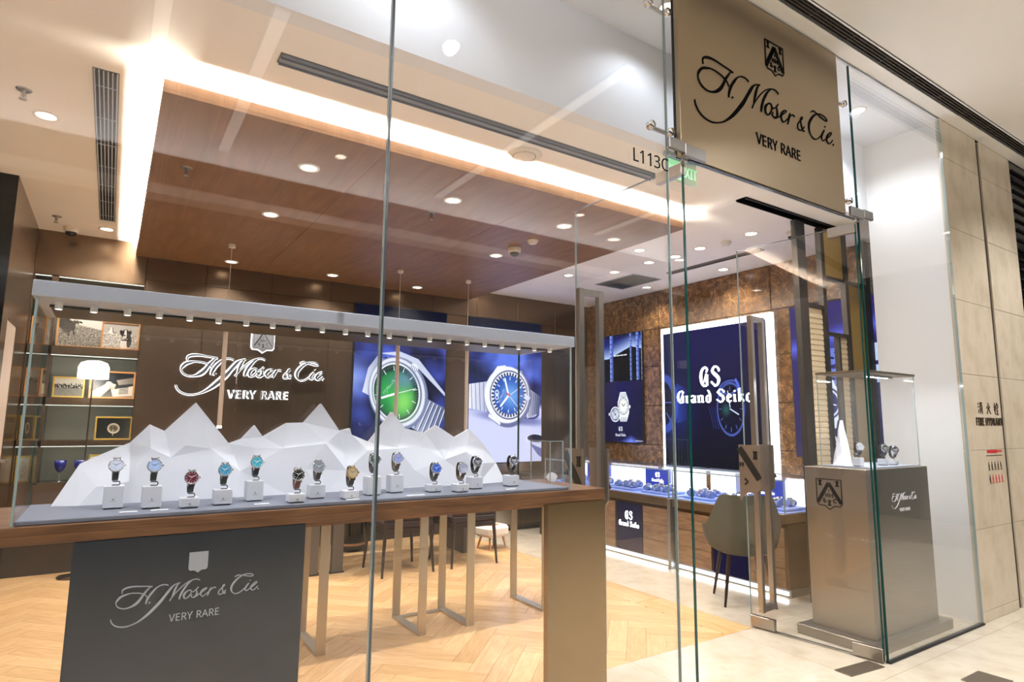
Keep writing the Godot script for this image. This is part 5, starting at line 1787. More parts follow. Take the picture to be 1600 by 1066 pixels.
	for sx in [-1, 1]:
		for sz in [-1, 1]:
			st = tool()
			tube(st, [Vector3(sx * 0.09, 0.135, sz * 0.07), Vector3(sx * 0.12, 0.0, sz * 0.10)], [0.014, 0.009], 8)
			obj("leg", st, M.tan_wood, t)

func dark_chair(at: Vector3, label: String):
	var t = thing("leather_chair", label, "chair", at, 0, "dark chairs in the rear of the shop")
	put("seat", M.dark_leather, t, Vector3(0.48, 0.07, 0.46), Vector3(0, 0.435, 0), 0.015)
	put("seat_frame", M.dark_wood, t, Vector3(0.47, 0.045, 0.45), Vector3(0, 0.378, 0), 0.003)
	var st = tool()
	box(st, Vector3(0, 0, 0), Vector3(0.46, 0.40, 0.05), 0.014, Transform3D(Basis(Vector3.RIGHT, 0.10), Vector3(0, 0.66, 0.225)))
	obj("backrest", st, M.dark_leather, t)
	for sx in [-1, 1]:
		for sz in [-1, 1]:
			st = tool()
			tube(st, [Vector3(sx * 0.215, 0.36 if sz < 0 else 0.80, sz * 0.21), Vector3(sx * 0.22, 0.36, sz * 0.212), Vector3(sx * 0.245, 0.0, sz * 0.235)] if sz > 0 else [Vector3(sx * 0.215, 0.37, sz * 0.21), Vector3(sx * 0.245, 0.0, sz * 0.235)], [0.014, 0.018, 0.011] if sz > 0 else [0.018, 0.011], 8)
			obj("leg", st, M.dark_wood, t)

# ------------------------------------------------------------------ black-framed screen beside the entrance
func build_screen():
	var t = thing("panel_screen", "black-framed screen with mustard and ribbed cream panels behind the pedestal", "screen", Vector3(0, 0, -2.8))
	for p in [[4.66, 0.12, 0.0, CEIL], [4.975, 0.05, 0.0, CEIL], [5.335, 0.05, 0.0, CEIL], [5.70, 0.08, 0.0, CEIL]]:
		put("post", M.black_metal, t, Vector3(p[1], p[3] - p[2] - 0.018, 0.05), Vector3(p[0], (p[2] + p[3]) / 2 - 0.009, 0), 0.002)
	for b in [[5.0, 5.66, 2.60], [4.72, 4.95, 2.33], [5.0, 5.31, 2.115], [4.72, 4.95, 0.5], [5.0, 5.31, 0.5]]:
		put("rail", M.black_metal, t, Vector3(b[1] - b[0], 0.03, 0.045), Vector3((b[0] + b[1]) / 2, b[2], 0), 0.002)
	put("post", M.black_metal, t, Vector3(0.03, 1.56, 0.045), Vector3(5.165, 1.32, 0), 0.002)
	put("mustard_panel", M.mustard, t, Vector3(0.305, 0.42, 0.012), Vector3(5.155, 2.828, 0))
	put("mustard_panel", M.mustard, t, Vector3(0.298, 2.56, 0.012), Vector3(5.51, 1.30, 0))
	# ribbed panels
	for q in [[4.722, 4.948, 0.518, 2.313], [5.182, 5.308, 0.518, 2.098]]:
		var st = tool()
		box(st, Vector3((q[0] + q[1]) / 2, (q[2] + q[3]) / 2, -0.004), Vector3(q[1] - q[0], q[3] - q[2], 0.008))
		var rows := int((q[3] - q[2]) / 0.045)
		for k in rows:
			box(st, Vector3((q[0] + q[1]) / 2, q[2] + 0.02 + k * 0.045, 0.003), Vector3(q[1] - q[0], 0.034, 0.008), 0.003)
		obj("ribbed_panel", st, M.reed_cream, t)

# ------------------------------------------------------------------ niches with framed photographs
func build_niches():
	var x0 := -0.67
	var x1 := 0.19
	var depth := 0.28
	var t = thing("wall_niches", "lit wall niches with grey-green backs in the bronze rear wall", "shelving", Vector3(0, 0, BACK))
	put("back", M.niche_back, t, Vector3(x1 - x0, 1.88, 0.02), Vector3((x0 + x1) / 2, 1.705, -depth - 0.012))
	for x in [x0 + 0.006, x1 - 0.004]:
		put("side", M.wall_bronze, t, Vector3(0.008, 1.876, depth), Vector3(x, 1.705, -depth / 2))
	put("divider", M.wall_bronze, t, Vector3(0.05, 1.876, depth), Vector3(-0.512, 1.705, -depth / 2))
	var levels := [[0.765, 0.78], [1.10, 1.15], [1.467, 1.535], [1.92, 2.0], [2.635, 2.645]]
	for l in levels:
		put("shelf", M.wall_bronze, t, Vector3(x1 - x0 - 0.004, l[1] - l[0], depth), Vector3((x0 + x1) / 2, (l[0] + l[1]) / 2, -depth / 2))
	for k in range(1, 5):
		var y: float = levels[k][0]
		put("led_line", M.niche_led, t, Vector3(x1 + 0.485, 0.006, 0.008), Vector3((x1 - 0.485) / 2, y - 0.004, -0.012))
		put("led_line", M.niche_led, t, Vector3(0.12, 0.006, 0.008), Vector3(-0.60, y - 0.004, -0.012))
		light_area(t, Vector3((x1 - 0.485) / 2, y - 0.010, -0.03), Vector3(0, -1, -0.5), Vector2(0.66, 0.01), 0.05, Color(0.93, 1.0, 0.95), Vector3.RIGHT)
		light_area(t, Vector3(-0.60, y - 0.010, -0.03), Vector3(0, -1, -0.5), Vector2(0.11, 0.01), 0.012, Color(0.93, 1.0, 0.95), Vector3.RIGHT)
	# pictures: x centre, shelf height, width, height, z, picture, frame, words
	var F := [
		[-0.29, 2.0, 0.36, 0.325, -0.10, photo_cow(), "frame_oak", "oak-framed black and white photograph of a cow on a hillside"],
		[0.03, 2.0, 0.31, 0.265, -0.05, photo_dog(), "frame_oak", "oak-framed black and white photograph of a large dog before a peak"],
		[-0.335, 1.535, 0.24, 0.19, -0.10, photo_lake(), "frame_gold", "gold-framed black and white photograph of trees over a lake"],
		[0.0, 1.535, 0.36, 0.255, -0.05, photo_hand(), "frame_oak", "oak-framed photograph of a hand writing"],
		[0.04, 1.15, 0.29, 0.215, -0.05, photo_round(), "frame_gold", "gold-framed dark photograph of a round watch movement"],
		[0.02, 0.78, 0.30, 0.235, -0.12, photo_drawing(), "frame_gold", "gold-framed drawing behind the blue goblets"],
		[-0.60, 0.78, 0.11, 0.235, -0.10, photo_drawing(), "frame_gold", "narrow gold-framed drawing at the left of the lowest niche"],
		[-0.60, 1.15, 0.11, 0.22, -0.08, photo_round(), "frame_gold", "narrow dark picture in a gold frame at the left of the third niche"],
		[-0.60, 1.535, 0.11, 0.26, -0.08, photo_lake(), "frame_oak", "narrow oak-framed picture at the left of the second niche"],
		[-0.60, 2.0, 0.11, 0.26, -0.08, photo_cow(), "frame_oak", "narrow oak-framed picture at the left of the top niche"]]
	for f in F:
		var p = thing("framed_photograph", f[7], "picture", Vector3(f[0], f[1] + 0.0005, BACK + f[4]), 0, "framed pictures in the niches")
		var w: float = f[2]
		var h: float = f[3]
		for e in [[Vector3(0, 0.007, 0), Vector3(w, 0.014, 0.018)], [Vector3(0, h - 0.007, 0), Vector3(w, 0.014, 0.018)], [Vector3(-w / 2 + 0.007, h / 2, 0), Vector3(0.014, h - 0.028, 0.018)], [Vector3(w / 2 - 0.007, h / 2, 0), Vector3(0.014, h - 0.028, 0.018)]]:
			put("frame", M[f[6]], p, e[1], e[0], 0.001)
		put("backing", M.dark_wood, p, Vector3(w - 0.028, h - 0.028, 0.006), Vector3(0, h / 2, -0.004))
		photo(p, f[5], Vector2(w - 0.028, h - 0.028), Vector3(0, h / 2, 0.0))
	# goblets
	for k in 2:
		var g = thing("blue_goblet", "cobalt blue goblet on a clear stem, %s one in the lowest niche" % ["left", "right"][k], "glass", Vector3([-0.335, -0.19][k], 0.7805, BACK - 0.06), 0, "blue goblets in the lowest niche")
		var st = tool()
		lathe(st, [Vector2(0.034, 0.0), Vector2(0.034, 0.004), Vector2(0.008, 0.012), Vector2(0.006, 0.03), Vector2(0.010, 0.045), Vector2(0.006, 0.06), Vector2(0.010, 0.085)], 20)
		obj("stem", st, M.crystal, g)
		st = tool()
		lathe(st, [Vector2(0.004, 0.082), Vector2(0.026, 0.10), Vector2(0.042, 0.135), Vector2(0.047, 0.19), Vector2(0.044, 0.19), Vector2(0.039, 0.138), Vector2(0.022, 0.105), Vector2(0, 0.10)], 24)
		obj("bowl", st, M.cobalt, g)
	# table lamp with a glowing drum shade on a tall stem
	var l = thing("drum_lamp", "glowing white drum-shaded lamp before the photograph niches", "lamp", Vector3(-0.15, 0, -6.60))
	var s = tool()
	lathe(s, [Vector2(0, 0), Vector2(0.12, 0), Vector2(0.12, 0.012), Vector2(0.03, 0.02), Vector2(0, 0.02)], 24)
	obj("foot", s, M.bronze_dark, l)
	s = tool()
	tube(s, [Vector3(0, 0.02, 0), Vector3(0, 1.73, 0)], 0.006, 10)
	obj("stem", s, M.bronze_dark, l)
	s = tool()
	lathe(s, [Vector2(0.118, 1.70), Vector2(0.118, 1.80), Vector2(0.10, 1.84), Vector2(0.05, 1.86), Vector2(0, 1.862)], 28)
	obj("shade", s, M.shade, l)
	var ol := OmniLight3D.new()
	ol.name = "lamp_light"
	ol.light_energy = 0.12
	ol.light_color = Color(1, 0.96, 0.9)
	ol.light_size = 0.05
	ol.omni_range = 14.0
	ol.omni_attenuation = 2.0
	ol.shadow_enabled = true
	l.add_child(ol)
	ol.position = Vector3(0, 1.66, 0)

# ------------------------------------------------------------------ slim tube pendants under the wood ceiling
func build_pendants():
	var P := [[0.805, 1.275, 2.12, "left, in front of the lit script"], [2.435, 1.30, 2.20, "middle, in front of the green watch poster"], [3.25, 1.05, 2.26, "right, between the two watch posters"]]
	for p in P:
		var t = thing("tube_pendant", "slim tube pendant lamp on a thin cable, %s" % p[3], "pendant lamp", Vector3(p[0], WOOD, -5.87), 0, "slim tube pendants")
		var st = tool()
		lathe(st, [Vector2(0, -0.03), Vector2(0.028, -0.03), Vector2(0.03, -0.026), Vector2(0.03, 0.0)], 20)
		obj("canopy", st, M.sensor_white, t)
		st = tool()
		tube(st, [Vector3(0, -0.03, 0), Vector3(0, p[2] - WOOD, 0)], 0.003, 6)
		obj("cable", st, M.sensor_white, t)
		st = tool()
		tube(st, [Vector3(0, p[2] - WOOD, 0), Vector3(0, p[1] - WOOD + 0.02, 0)], 0.019, 14)
		obj("tube", st, M.beige_door, t)
		st = tool()
		tube(st, [Vector3(0, p[1] - WOOD + 0.02, 0), Vector3(0, p[1] - WOOD, 0)], 0.0185, 14)
		obj("glowing_tip", st, M.lens, t)
		light_spot(t, Vector3(0, p[1] - WOOD - 0.006, 0), 0.8, 45.0, Color(1, 0.93, 0.82), 0.015)

# ------------------------------------------------------------------ flat print (posters, photographs)
class Sheet:
	var img: Image
	var w: int
	var h: int
	var k: float                       # pixels per unit

	func _init(width: float, height: float, per: float, c: Color):
		k = per
		w = int(width * per)
		h = int(height * per)
		img = Image.create(w, h, false, Image.FORMAT_RGB8)
		img.fill(c)

	func dot(x: int, y: int, c: Color, a: float):
		if x >= 0 and y >= 0 and x < w and y < h and a > 0.003:
			img.set_pixel(x, y, img.get_pixel(x, y).lerp(c, minf(a, 1.0)))

	# soft ellipse; hole > 0 leaves a ring
	func disc(c: Vector2, r: Vector2, col: Color, turn := 0.0, soft := 0.05, hole := 0.0, alpha := 1.0):
		var m := maxf(r.x, r.y) * (1.0 + soft) * k
		var q := c * k
		for y in range(maxi(0, int(q.y - m)), mini(h, int(q.y + m) + 1)):
			for x in range(maxi(0, int(q.x - m)), mini(w, int(q.x + m) + 1)):
				var d := (Vector2(x, y) - q).rotated(-turn) / k
				var e := Vector2(d.x / r.x, d.y / r.y).length()
				var a := 1.0 - smoothstep(1.0 - soft, 1.0 + soft, e)
				if hole > 0.0:
					a *= smoothstep(hole - soft, hole + soft, e)
				dot(x, y, col, a * alpha)

	func line(a: Vector2, b: Vector2, wide: float, col: Color, alpha := 1.0, soft := 0.7):
		var p: Vector2 = a * k
		var q := b * k
		var hw := wide * k / 2.0
		var lo := Vector2(minf(p.x, q.x), minf(p.y, q.y)) - Vector2.ONE * (hw + 2)
		var hi := Vector2(maxf(p.x, q.x), maxf(p.y, q.y)) + Vector2.ONE * (hw + 2)
		for y in range(maxi(0, int(lo.y)), mini(h, int(hi.y) + 1)):
			for x in range(maxi(0, int(lo.x)), mini(w, int(hi.x) + 1)):
				var v := Vector2(x, y)
				var d := v.distance_to(Geometry2D.get_closest_point_to_segment(v, p, q))
				dot(x, y, col, clampf((hw - d) / soft + 0.5, 0.0, 1.0) * alpha)

	func poly(pts: Array, col: Color, alpha := 1.0, col2 = null):
		var pp := PackedVector2Array()
		var lo := Vector2(1e9, 1e9)
		var hi := Vector2(-1e9, -1e9)
		for p in pts:
			pp.append(p * k)
			lo = lo.min(p * k)
			hi = hi.max(p * k)
		for y in range(maxi(0, int(lo.y)), mini(h, int(hi.y) + 1)):
			for x in range(maxi(0, int(lo.x)), mini(w, int(hi.x) + 1)):
				if Geometry2D.is_point_in_polygon(Vector2(x, y), pp):
					var c := col
					if col2 != null:
						c = col.lerp(col2, (x - lo.x) / maxf(1.0, hi.x - lo.x))
					dot(x, y, c, alpha)

	func wash(f: Callable):
		for y in h:
			for x in w:
				img.set_pixel(x, y, f.call(float(x) / w, float(y) / h))

	func strokes(list: Array, at: Vector2, size: float, turn: float, fat: float, col: Color, alpha := 1.0):
		for s in list:
			for i in s.size() / 3 - 1:
				var a := Vector2(s[i * 3], -s[i * 3 + 1]) * 0.001 * size
				var b := Vector2(s[i * 3 + 3], -s[i * 3 + 4]) * 0.001 * size
				line(at + a.rotated(turn), at + b.rotated(turn), maxf(s[i * 3 + 2] * 0.001 * size * fat, 0.6 / k), col, alpha)

func watch_face(s: Sheet, c: Vector2, r: Vector2, turn: float, ink: Color, n := 12, from := 0.8, to := 0.94, wide := 0.03):
	for i in n:
		var a := TAU * i / n
		var d := Vector2(cos(a), sin(a))
		s.line(c + (d * from * r).rotated(turn), c + (d * to * r).rotated(turn), wide * r.x, ink)

func poster_green() -> Image:
	var s := Sheet.new(1.17, 1.87, 330.0, Color.BLACK)
	var n := noise(5, 2.2, 2)
	s.wash(func(u, v):
		var t: float = n.get_noise_2d(u * 0.9 + v * 0.5, v * 1.7 - u * 0.6) * 0.9
		var c := c8(14, 16, 52).lerp(c8(72, 92, 200), clampf(0.42 + t, 0.0, 1.0))
		c = c.lerp(c8(150, 170, 235), clampf(1.0 - absf(v - 0.46) * 6.0, 0.0, 1.0) * clampf(1.0 - u * 4.0, 0.0, 1.0) * 0.9)
		c = c.lerp(c8(6, 8, 30), clampf((0.24 - v) * 5.0, 0.0, 1.0))
		c = c.lerp(c8(10, 12, 34), clampf((v - 0.62) * 4.0, 0.0, 1.0) * 0.75)
		return c)
	# strap top left, over the shoulder
	s.poly([Vector2(0.30, 0.56), Vector2(0.17, 0.74), Vector2(0.11, 1.02), Vector2(0.2, 1.06), Vector2(0.26, 0.82), Vector2(0.38, 0.66)], c8(225, 230, 245), 1.0, c8(120, 130, 165))
	for i in 3:
		s.line(Vector2(0.29 - i * 0.045, 0.64 + i * 0.1), Vector2(0.35 - i * 0.04, 0.69 + i * 0.09), 0.008, c8(60, 70, 110))
	s.poly([Vector2(0.30, 0.56), Vector2(0.52, 0.58), Vector2(0.74, 0.66), Vector2(1.17, 1.04), Vector2(1.17, 1.0), Vector2(0.8, 0.6), Vector2(0.55, 0.52)], c8(200, 208, 232))
	s.poly([Vector2(0.36, 0.6), Vector2(0.55, 0.62), Vector2(0.72, 0.7), Vector2(0.5, 0.78)], c8(12, 14, 30))
	# bracelet bottom right
	s.poly([Vector2(0.84, 1.04), Vector2(1.17, 1.18), Vector2(1.17, 1.32), Vector2(0.92, 1.52), Vector2(0.72, 1.42)], c8(180, 188, 215), 1.0, c8(88, 98, 140))
	for i in 6:
		s.line(Vector2(0.92 + i * 0.05, 1.08 + i * 0.025), Vector2(0.76 + i * 0.055, 1.42 + i * 0.03), 0.010, c8(246, 248, 255))
		s.line(Vector2(0.935 + i * 0.05, 1.09 + i * 0.025), Vector2(0.775 + i * 0.055, 1.43 + i * 0.03), 0.007, c8(30, 36, 70))
	# case
	s.disc(Vector2(0.56, 1.02), Vector2(0.37, 0.44), c8(120, 130, 165), -0.35, 0.02)
	s.disc(Vector2(0.545, 1.01), Vector2(0.345, 0.415), c8(226, 230, 244), -0.35, 0.03)
	s.disc(Vector2(0.54, 1.01), Vector2(0.31, 0.37), c8(96, 104, 136), -0.3, 0.03)
	s.disc(Vector2(0.535, 1.01), Vector2(0.295, 0.355), c8(240, 244, 252), -0.3, 0.02, 0.93)
	s.disc(Vector2(0.53, 1.01), Vector2(0.275, 0.33), c8(14, 40, 34), -0.3, 0.03)
	s.disc(Vector2(0.52, 1.03), Vector2(0.235, 0.275), c8(26, 122, 62), -0.3, 0.12)
	s.disc(Vector2(0.62, 1.12), Vector2(0.13, 0.16), c8(150, 232, 110), 0.0, 0.9, 0.0, 0.85)
	s.disc(Vector2(0.42, 1.0), Vector2(0.12, 0.13), c8(60, 190, 90), 0.0, 0.9, 0.0, 0.6)
	s.disc(Vector2(0.62, 0.86), Vector2(0.14, 0.10), c8(120, 150, 190), 0.0, 0.9, 0.0, 0.7)
	watch_face(s, Vector2(0.53, 1.01), Vector2(0.27, 0.325), -0.15, c8(240, 244, 250), 12, 0.80, 0.97, 0.035)
	watch_face(s, Vector2(0.53, 1.01), Vector2(0.27, 0.325), -0.15, c8(190, 200, 214), 60, 0.90, 0.97, 0.012)
	s.strokes(SCRIPT_LOGO, Vector2(0.44, 0.96), 0.22, -0.9, 1.0, c8(235, 240, 240))
	s.line(Vector2(0.35, 1.08), Vector2(0.54, 1.02), 0.026, c8(245, 248, 252))
	s.line(Vector2(0.54, 1.02), Vector2(0.53, 0.84), 0.024, c8(245, 248, 252))
	s.line(Vector2(0.46, 1.045), Vector2(0.77, 0.96), 0.008, c8(245, 248, 252))
	s.disc(Vector2(0.75, 0.7), Vector2(0.055, 0.04), c8(230, 234, 246), 0.6, 0.1)
	for i in 4:
		s.line(Vector2(0.715 + i * 0.022, 0.675 + i * 0.012), Vector2(0.70 + i * 0.022, 0.72 + i * 0.012), 0.006, c8(70, 78, 110))
	return s.img

func poster_blue() -> Image:
	var s := Sheet.new(1.14, 1.87, 330.0, Color.BLACK)
	var n := noise(9, 2.0, 2)
	s.wash(func(u, v):
		var t: float = n.get_noise_2d(u * 1.1, v * 1.6)
		var c := c8(16, 26, 92).lerp(c8(92, 122, 232), clampf(0.55 + t, 0.0, 1.0))
		var d: float = v - 0.25 - 0.28 * u
		c = c.lerp(c8(14, 20, 52), clampf(1.0 - absf(d - 0.1) * 7.0, 0.0, 1.0) * 0.9)
		c = c.lerp(c8(8, 10, 34), clampf((0.2 - v) * 6.0, 0.0, 1.0))
		c = c.lerp(c8(206, 210, 246), smoothstep(0.60, 0.66, v + 0.03 * u))
		return c)
	s.disc(Vector2(0.66, 1.30), Vector2(0.5, 0.07), c8(70, 80, 150), 0.1, 0.5, 0.0, 0.7)
	s.disc(Vector2(0.9, 1.2), Vector2(0.2, 0.1), c8(28, 34, 90), 0.2, 0.1, 0.86)
	# bracelet both sides
	s.poly([Vector2(0.0, 0.87), Vector2(0.3, 0.82), Vector2(0.3, 1.22), Vector2(0.0, 1.18)], c8(236, 238, 250), 1.0, c8(176, 182, 214))
	for i in 5:
		s.line(Vector2(0.03 + i * 0.06, 0.86 - i * 0.008), Vector2(0.05 + i * 0.06, 1.19 + i * 0.006), 0.008, c8(88, 96, 140))
	s.poly([Vector2(0.9, 0.88), Vector2(1.12, 1.0), Vector2(1.1, 1.22), Vector2(0.9, 1.3)], c8(214, 218, 238), 1.0, c8(70, 78, 120))
	for i in 6:
		s.line(Vector2(0.94 + i * 0.032, 0.92 + i * 0.016), Vector2(0.93 + i * 0.032, 1.27 - i * 0.01), 0.008, c8(52, 60, 100))
	# case
	s.poly([Vector2(0.36, 0.7), Vector2(0.42, 0.62), Vector2(0.55, 0.60), Vector2(0.56, 0.68)], c8(236, 240, 250))
	s.poly([Vector2(0.74, 0.68), Vector2(0.80, 0.66), Vector2(0.85, 0.74), Vector2(0.8, 0.76)], c8(200, 206, 226))
	s.disc(Vector2(0.60, 1.02), Vector2(0.365, 0.40), c8(104, 112, 156), 0.1, 0.02)
	s.disc(Vector2(0.58, 0.99), Vector2(0.35, 0.375), c8(240, 242, 252), 0.1, 0.03)
	s.poly([Vector2(0.3, 1.24), Vector2(0.48, 1.36), Vector2(0.47, 1.39), Vector2(0.29, 1.28)], c8(240, 242, 252))
	s.disc(Vector2(0.61, 0.99), Vector2(0.30, 0.325), c8(60, 68, 110), 0.05, 0.02)
	s.disc(Vector2(0.61, 0.99), Vector2(0.287, 0.31), c8(226, 230, 246), 0.05, 0.02)
	watch_face(s, Vector2(0.61, 0.99), Vector2(0.285, 0.308), 0.05, c8(24, 30, 62), 36, 0.84, 0.93, 0.075)
	s.disc(Vector2(0.61, 0.99), Vector2(0.235, 0.255), c8(40, 84, 178), 0.05, 0.05)
	s.disc(Vector2(0.64, 1.0), Vector2(0.14, 0.15), c8(120, 172, 240), 0.0, 0.9, 0.0, 0.9)
	watch_face(s, Vector2(0.61, 0.99), Vector2(0.235, 0.255), 0.05, c8(236, 240, 250), 12, 0.78, 0.92, 0.05)
	s.strokes(SCRIPT_LOGO, Vector2(0.50, 1.02), 0.2, -1.2, 1.0, c8(235, 240, 250))
	s.line(Vector2(0.60, 1.0), Vector2(0.54, 0.78), 0.026, c8(246, 248, 252))
	s.line(Vector2(0.60, 1.0), Vector2(0.48, 1.14), 0.028, c8(246, 248, 252))
	s.line(Vector2(0.58, 0.97), Vector2(0.77, 1.17), 0.008, c8(232, 236, 244))
	s.line(Vector2(0.61, 1.0), Vector2(0.82, 0.86), 0.008, c8(232, 236, 244))
	s.line(Vector2(0.57, 0.97), Vector2(0.62, 1.0), 0.018, c8(206, 50, 58))
	s.disc(Vector2(0.42, 0.97), Vector2(0.03, 0.04), c8(240, 244, 252), 0.0, 0.2, 0.55)
	s.disc(Vector2(0.42, 1.03), Vector2(0.03, 0.03), c8(240, 244, 252), 0.0, 0.2, 0.55)
	s.disc(Vector2(0.90, 1.02), Vector2(0.05, 0.035), c8(214, 222, 240), 0.2, 0.15)
	# dark shape on the table top
	s.disc(Vector2(1.04, 1.56), Vector2(0.14, 0.05), c8(16, 18, 50), 0.1, 0.1)
	s.disc(Vector2(1.06, 1.58), Vector2(0.18, 0.08), c8(226, 230, 252), 0.1, 0.06, 0.86)
	s.poly([Vector2(0.94, 1.62), Vector2(1.14, 1.7), Vector2(1.14, 1.82), Vector2(1.08, 1.78)], c8(60, 70, 140), 0.7)
	return s.img

func poster_birch() -> Image:
	var s := Sheet.new(0.8, 0.65, 320.0, Color.BLACK)
	var n := noise(3, 4.0, 3)
	s.wash(func(u, v):
		var ridge: float = 0.50 - 0.22 * clampf((u - 0.2) / 0.55, 0.0, 1.0) + 0.3 * clampf(u - 0.75, 0.0, 1.0)
		var c := c8(10, 22, 96).lerp(c8(190, 214, 250), clampf((v - ridge + 0.32) * 2.8, 0.0, 1.0))
		if v > ridge:
			c = c8(3, 4, 14)
		return c.lerp(Color.BLACK, clampf((0.1 - v) * 5.0, 0.0, 0.7)))
	for b in [[0.02, 0.05], [0.19, 0.065], [0.58, 0.035], [0.70, 0.05], [0.79, 0.03]]:
		var x: float = b[0]
		var w: float = b[1]
		s.poly([Vector2(x, 0), Vector2(x + w, 0), Vector2(x + w, 0.65), Vector2(x, 0.65)], c8(150, 176, 246), 0.95, c8(40, 60, 150))
		for i in 9:
			var y := 0.04 + i * 0.07 + 0.03 * n.get_noise_2d(i, x * 9)
			s.line(Vector2(x, y), Vector2(x + w * 0.6, y + 0.008), 0.010, c8(12, 18, 60), 0.8)
	for i in 18:
		s.line(Vector2(0.27 + i * 0.014, 0.29), Vector2(0.278 + i * 0.014, 0.29), 0.016, c8(240, 244, 252), 0.9 if i % 5 != 3 else 0.0)
	return s.img

func poster_watch() -> Image:
	var s := Sheet.new(0.8, 0.815, 320.0, Color.BLACK)
	s.wash(func(u, v):
		var c := c8(18, 16, 84).lerp(c8(8, 8, 44), clampf(absf(u - 0.5) + v * 0.5, 0.0, 1.0))
		var peak: float = 0.86 + absf(u - 0.72) * 0.42
		return c.lerp(c8(110, 136, 240), clampf((v - peak) * 9.0, 0.0, 1.0) * clampf(1.3 - absf(u - 0.7) * 2.4, 0.0, 1.0)))
	var white := c8(238, 242, 246)
	s.poly([Vector2(0.38, 0.14), Vector2(0.49, 0.14), Vector2(0.54, 0.26), Vector2(0.55, 0.42), Vector2(0.50, 0.54), Vector2(0.38, 0.54), Vector2(0.34, 0.42), Vector2(0.33, 0.28)], white)
	for i in 3:
		s.line(Vector2(0.38, 0.165 + i * 0.02), Vector2(0.50, 0.165 + i * 0.02), 0.005, c8(60, 70, 120))
		s.line(Vector2(0.39, 0.49 + i * 0.02), Vector2(0.50, 0.49 + i * 0.02), 0.005, c8(60, 70, 120))
	s.disc(Vector2(0.44, 0.33), Vector2(0.095, 0.115), c8(110, 120, 156), 0.0, 0.04)
	s.disc(Vector2(0.44, 0.33), Vector2(0.085, 0.105), c8(246, 246, 244), 0.0, 0.04)
	watch_face(s, Vector2(0.44, 0.33), Vector2(0.085, 0.105), 0.0, c8(60, 66, 90), 12, 0.74, 0.94, 0.06)
	s.line(Vector2(0.44, 0.33), Vector2(0.475, 0.30), 0.009, c8(30, 36, 60))
	s.line(Vector2(0.44, 0.33), Vector2(0.41, 0.30), 0.009, c8(30, 36, 60))
	s.disc(Vector2(0.56, 0.34), Vector2(0.015, 0.025), white)
	s.disc(Vector2(0.28, 0.44), Vector2(0.1, 0.105), white, 0.0, 0.04)
	s.disc(Vector2(0.28, 0.44), Vector2(0.085, 0.09), c8(120, 130, 160), 0.0, 0.04)
	for i in 7:
		s.disc(Vector2(0.28, 0.44) + Vector2(cos(i * 2.4), sin(i * 2.4)) * 0.045, Vector2(0.028, 0.022), c8(226, 230, 240), i, 0.2, 0.4)
	s.disc(Vector2(0.16, 0.44), Vector2(0.012, 0.022), white)
	blackletter_print(s, [GOTHIC_GS], Vector2(0.38, 0.665), 0.065)
	blackletter_print(s, [GOTHIC_FIRST, GOTHIC_LAST], Vector2(0.38, 0.735), 0.042)
	for i in 20:
		s.line(Vector2(0.66 + i * 0.0065, 0.79), Vector2(0.663 + i * 0.0065, 0.79), 0.010, white, 0.8 if i % 6 != 4 else 0.0)
	return s.img

func blackletter_print(s: Sheet, words: Array, at: Vector2, high: float):
	for w in words:
		for l in w:
			s.strokes([l], at, high, 0.0, 1.0, c8(244, 246, 250))

func sign_image() -> Image:
	# big navy sign 1.44 wide, 1.63 high: ghostly watches on deep blue
	var s := Sheet.new(1.44, 1.63, 260.0, Color.BLACK)
	s.wash(func(u, v):
		var c := c8(10, 10, 66).lerp(c8(2, 3, 20), clampf(v * 1.2 - 0.25 + 0.15 * u, 0.0, 1.0))
		return c.lerp(c8(14, 44, 130), clampf(1.0 - absf(v - 0.62) * 3.4, 0.0, 1.0) * clampf(1.0 - u * 2.6, 0.0, 1.0)))
	var ice := c8(84, 106, 186)
	# cropped watch at the left edge
	s.disc(Vector2(0.0, 0.86), Vector2(0.22, 0.36), c8(56, 78, 170), 0.0, 0.06)
	s.disc(Vector2(-0.02, 0.86), Vector2(0.15, 0.27), c8(8, 10, 46), 0.0, 0.05)
	s.poly([Vector2(0.2, 0.62), Vector2(0.36, 0.7), Vector2(0.34, 1.06), Vector2(0.2, 1.1)], c8(40, 66, 160), 0.8, c8(14, 24, 90))
	s.line(Vector2(0.0, 0.85), Vector2(0.11, 0.85), 0.014, ice)
	s.line(Vector2(0.03, 0.98), Vector2(0.08, 1.06), 0.014, ice)
	# the watch in the middle
	s.disc(Vector2(0.96, 0.94), Vector2(0.185, 0.30), c8(62, 82, 160), 0.0, 0.03, 0.9)
	s.disc(Vector2(0.96, 0.94), Vector2(0.165, 0.27), c8(4, 6, 34), 0.0, 0.03)
	s.disc(Vector2(0.90, 0.95), Vector2(0.05, 0.06), c8(30, 90, 80), 0.0, 0.9, 0.0, 0.8)
	s.disc(Vector2(0.95, 0.70), Vector2(0.14, 0.08), c8(70, 90, 170), -0.2, 0.1, 0.8)
	s.line(Vector2(1.04, 0.62), Vector2(1.12, 0.80), 0.03, c8(70, 92, 190))
	watch_face(s, Vector2(0.96, 0.94), Vector2(0.16, 0.262), 0.0, ice, 12, 0.78, 0.95, 0.05)
	s.line(Vector2(0.955, 0.92), Vector2(0.93, 0.74), 0.012, c8(200, 214, 250))
	s.line(Vector2(0.955, 0.94), Vector2(1.06, 1.0), 0.014, c8(200, 214, 250))
	for i in 3:
		s.line(Vector2(0.74 - i * 0.035, 0.92), Vector2(0.80 - i * 0.035, 1.16), 0.008, c8(50, 66, 150), 0.7)
	return s.img

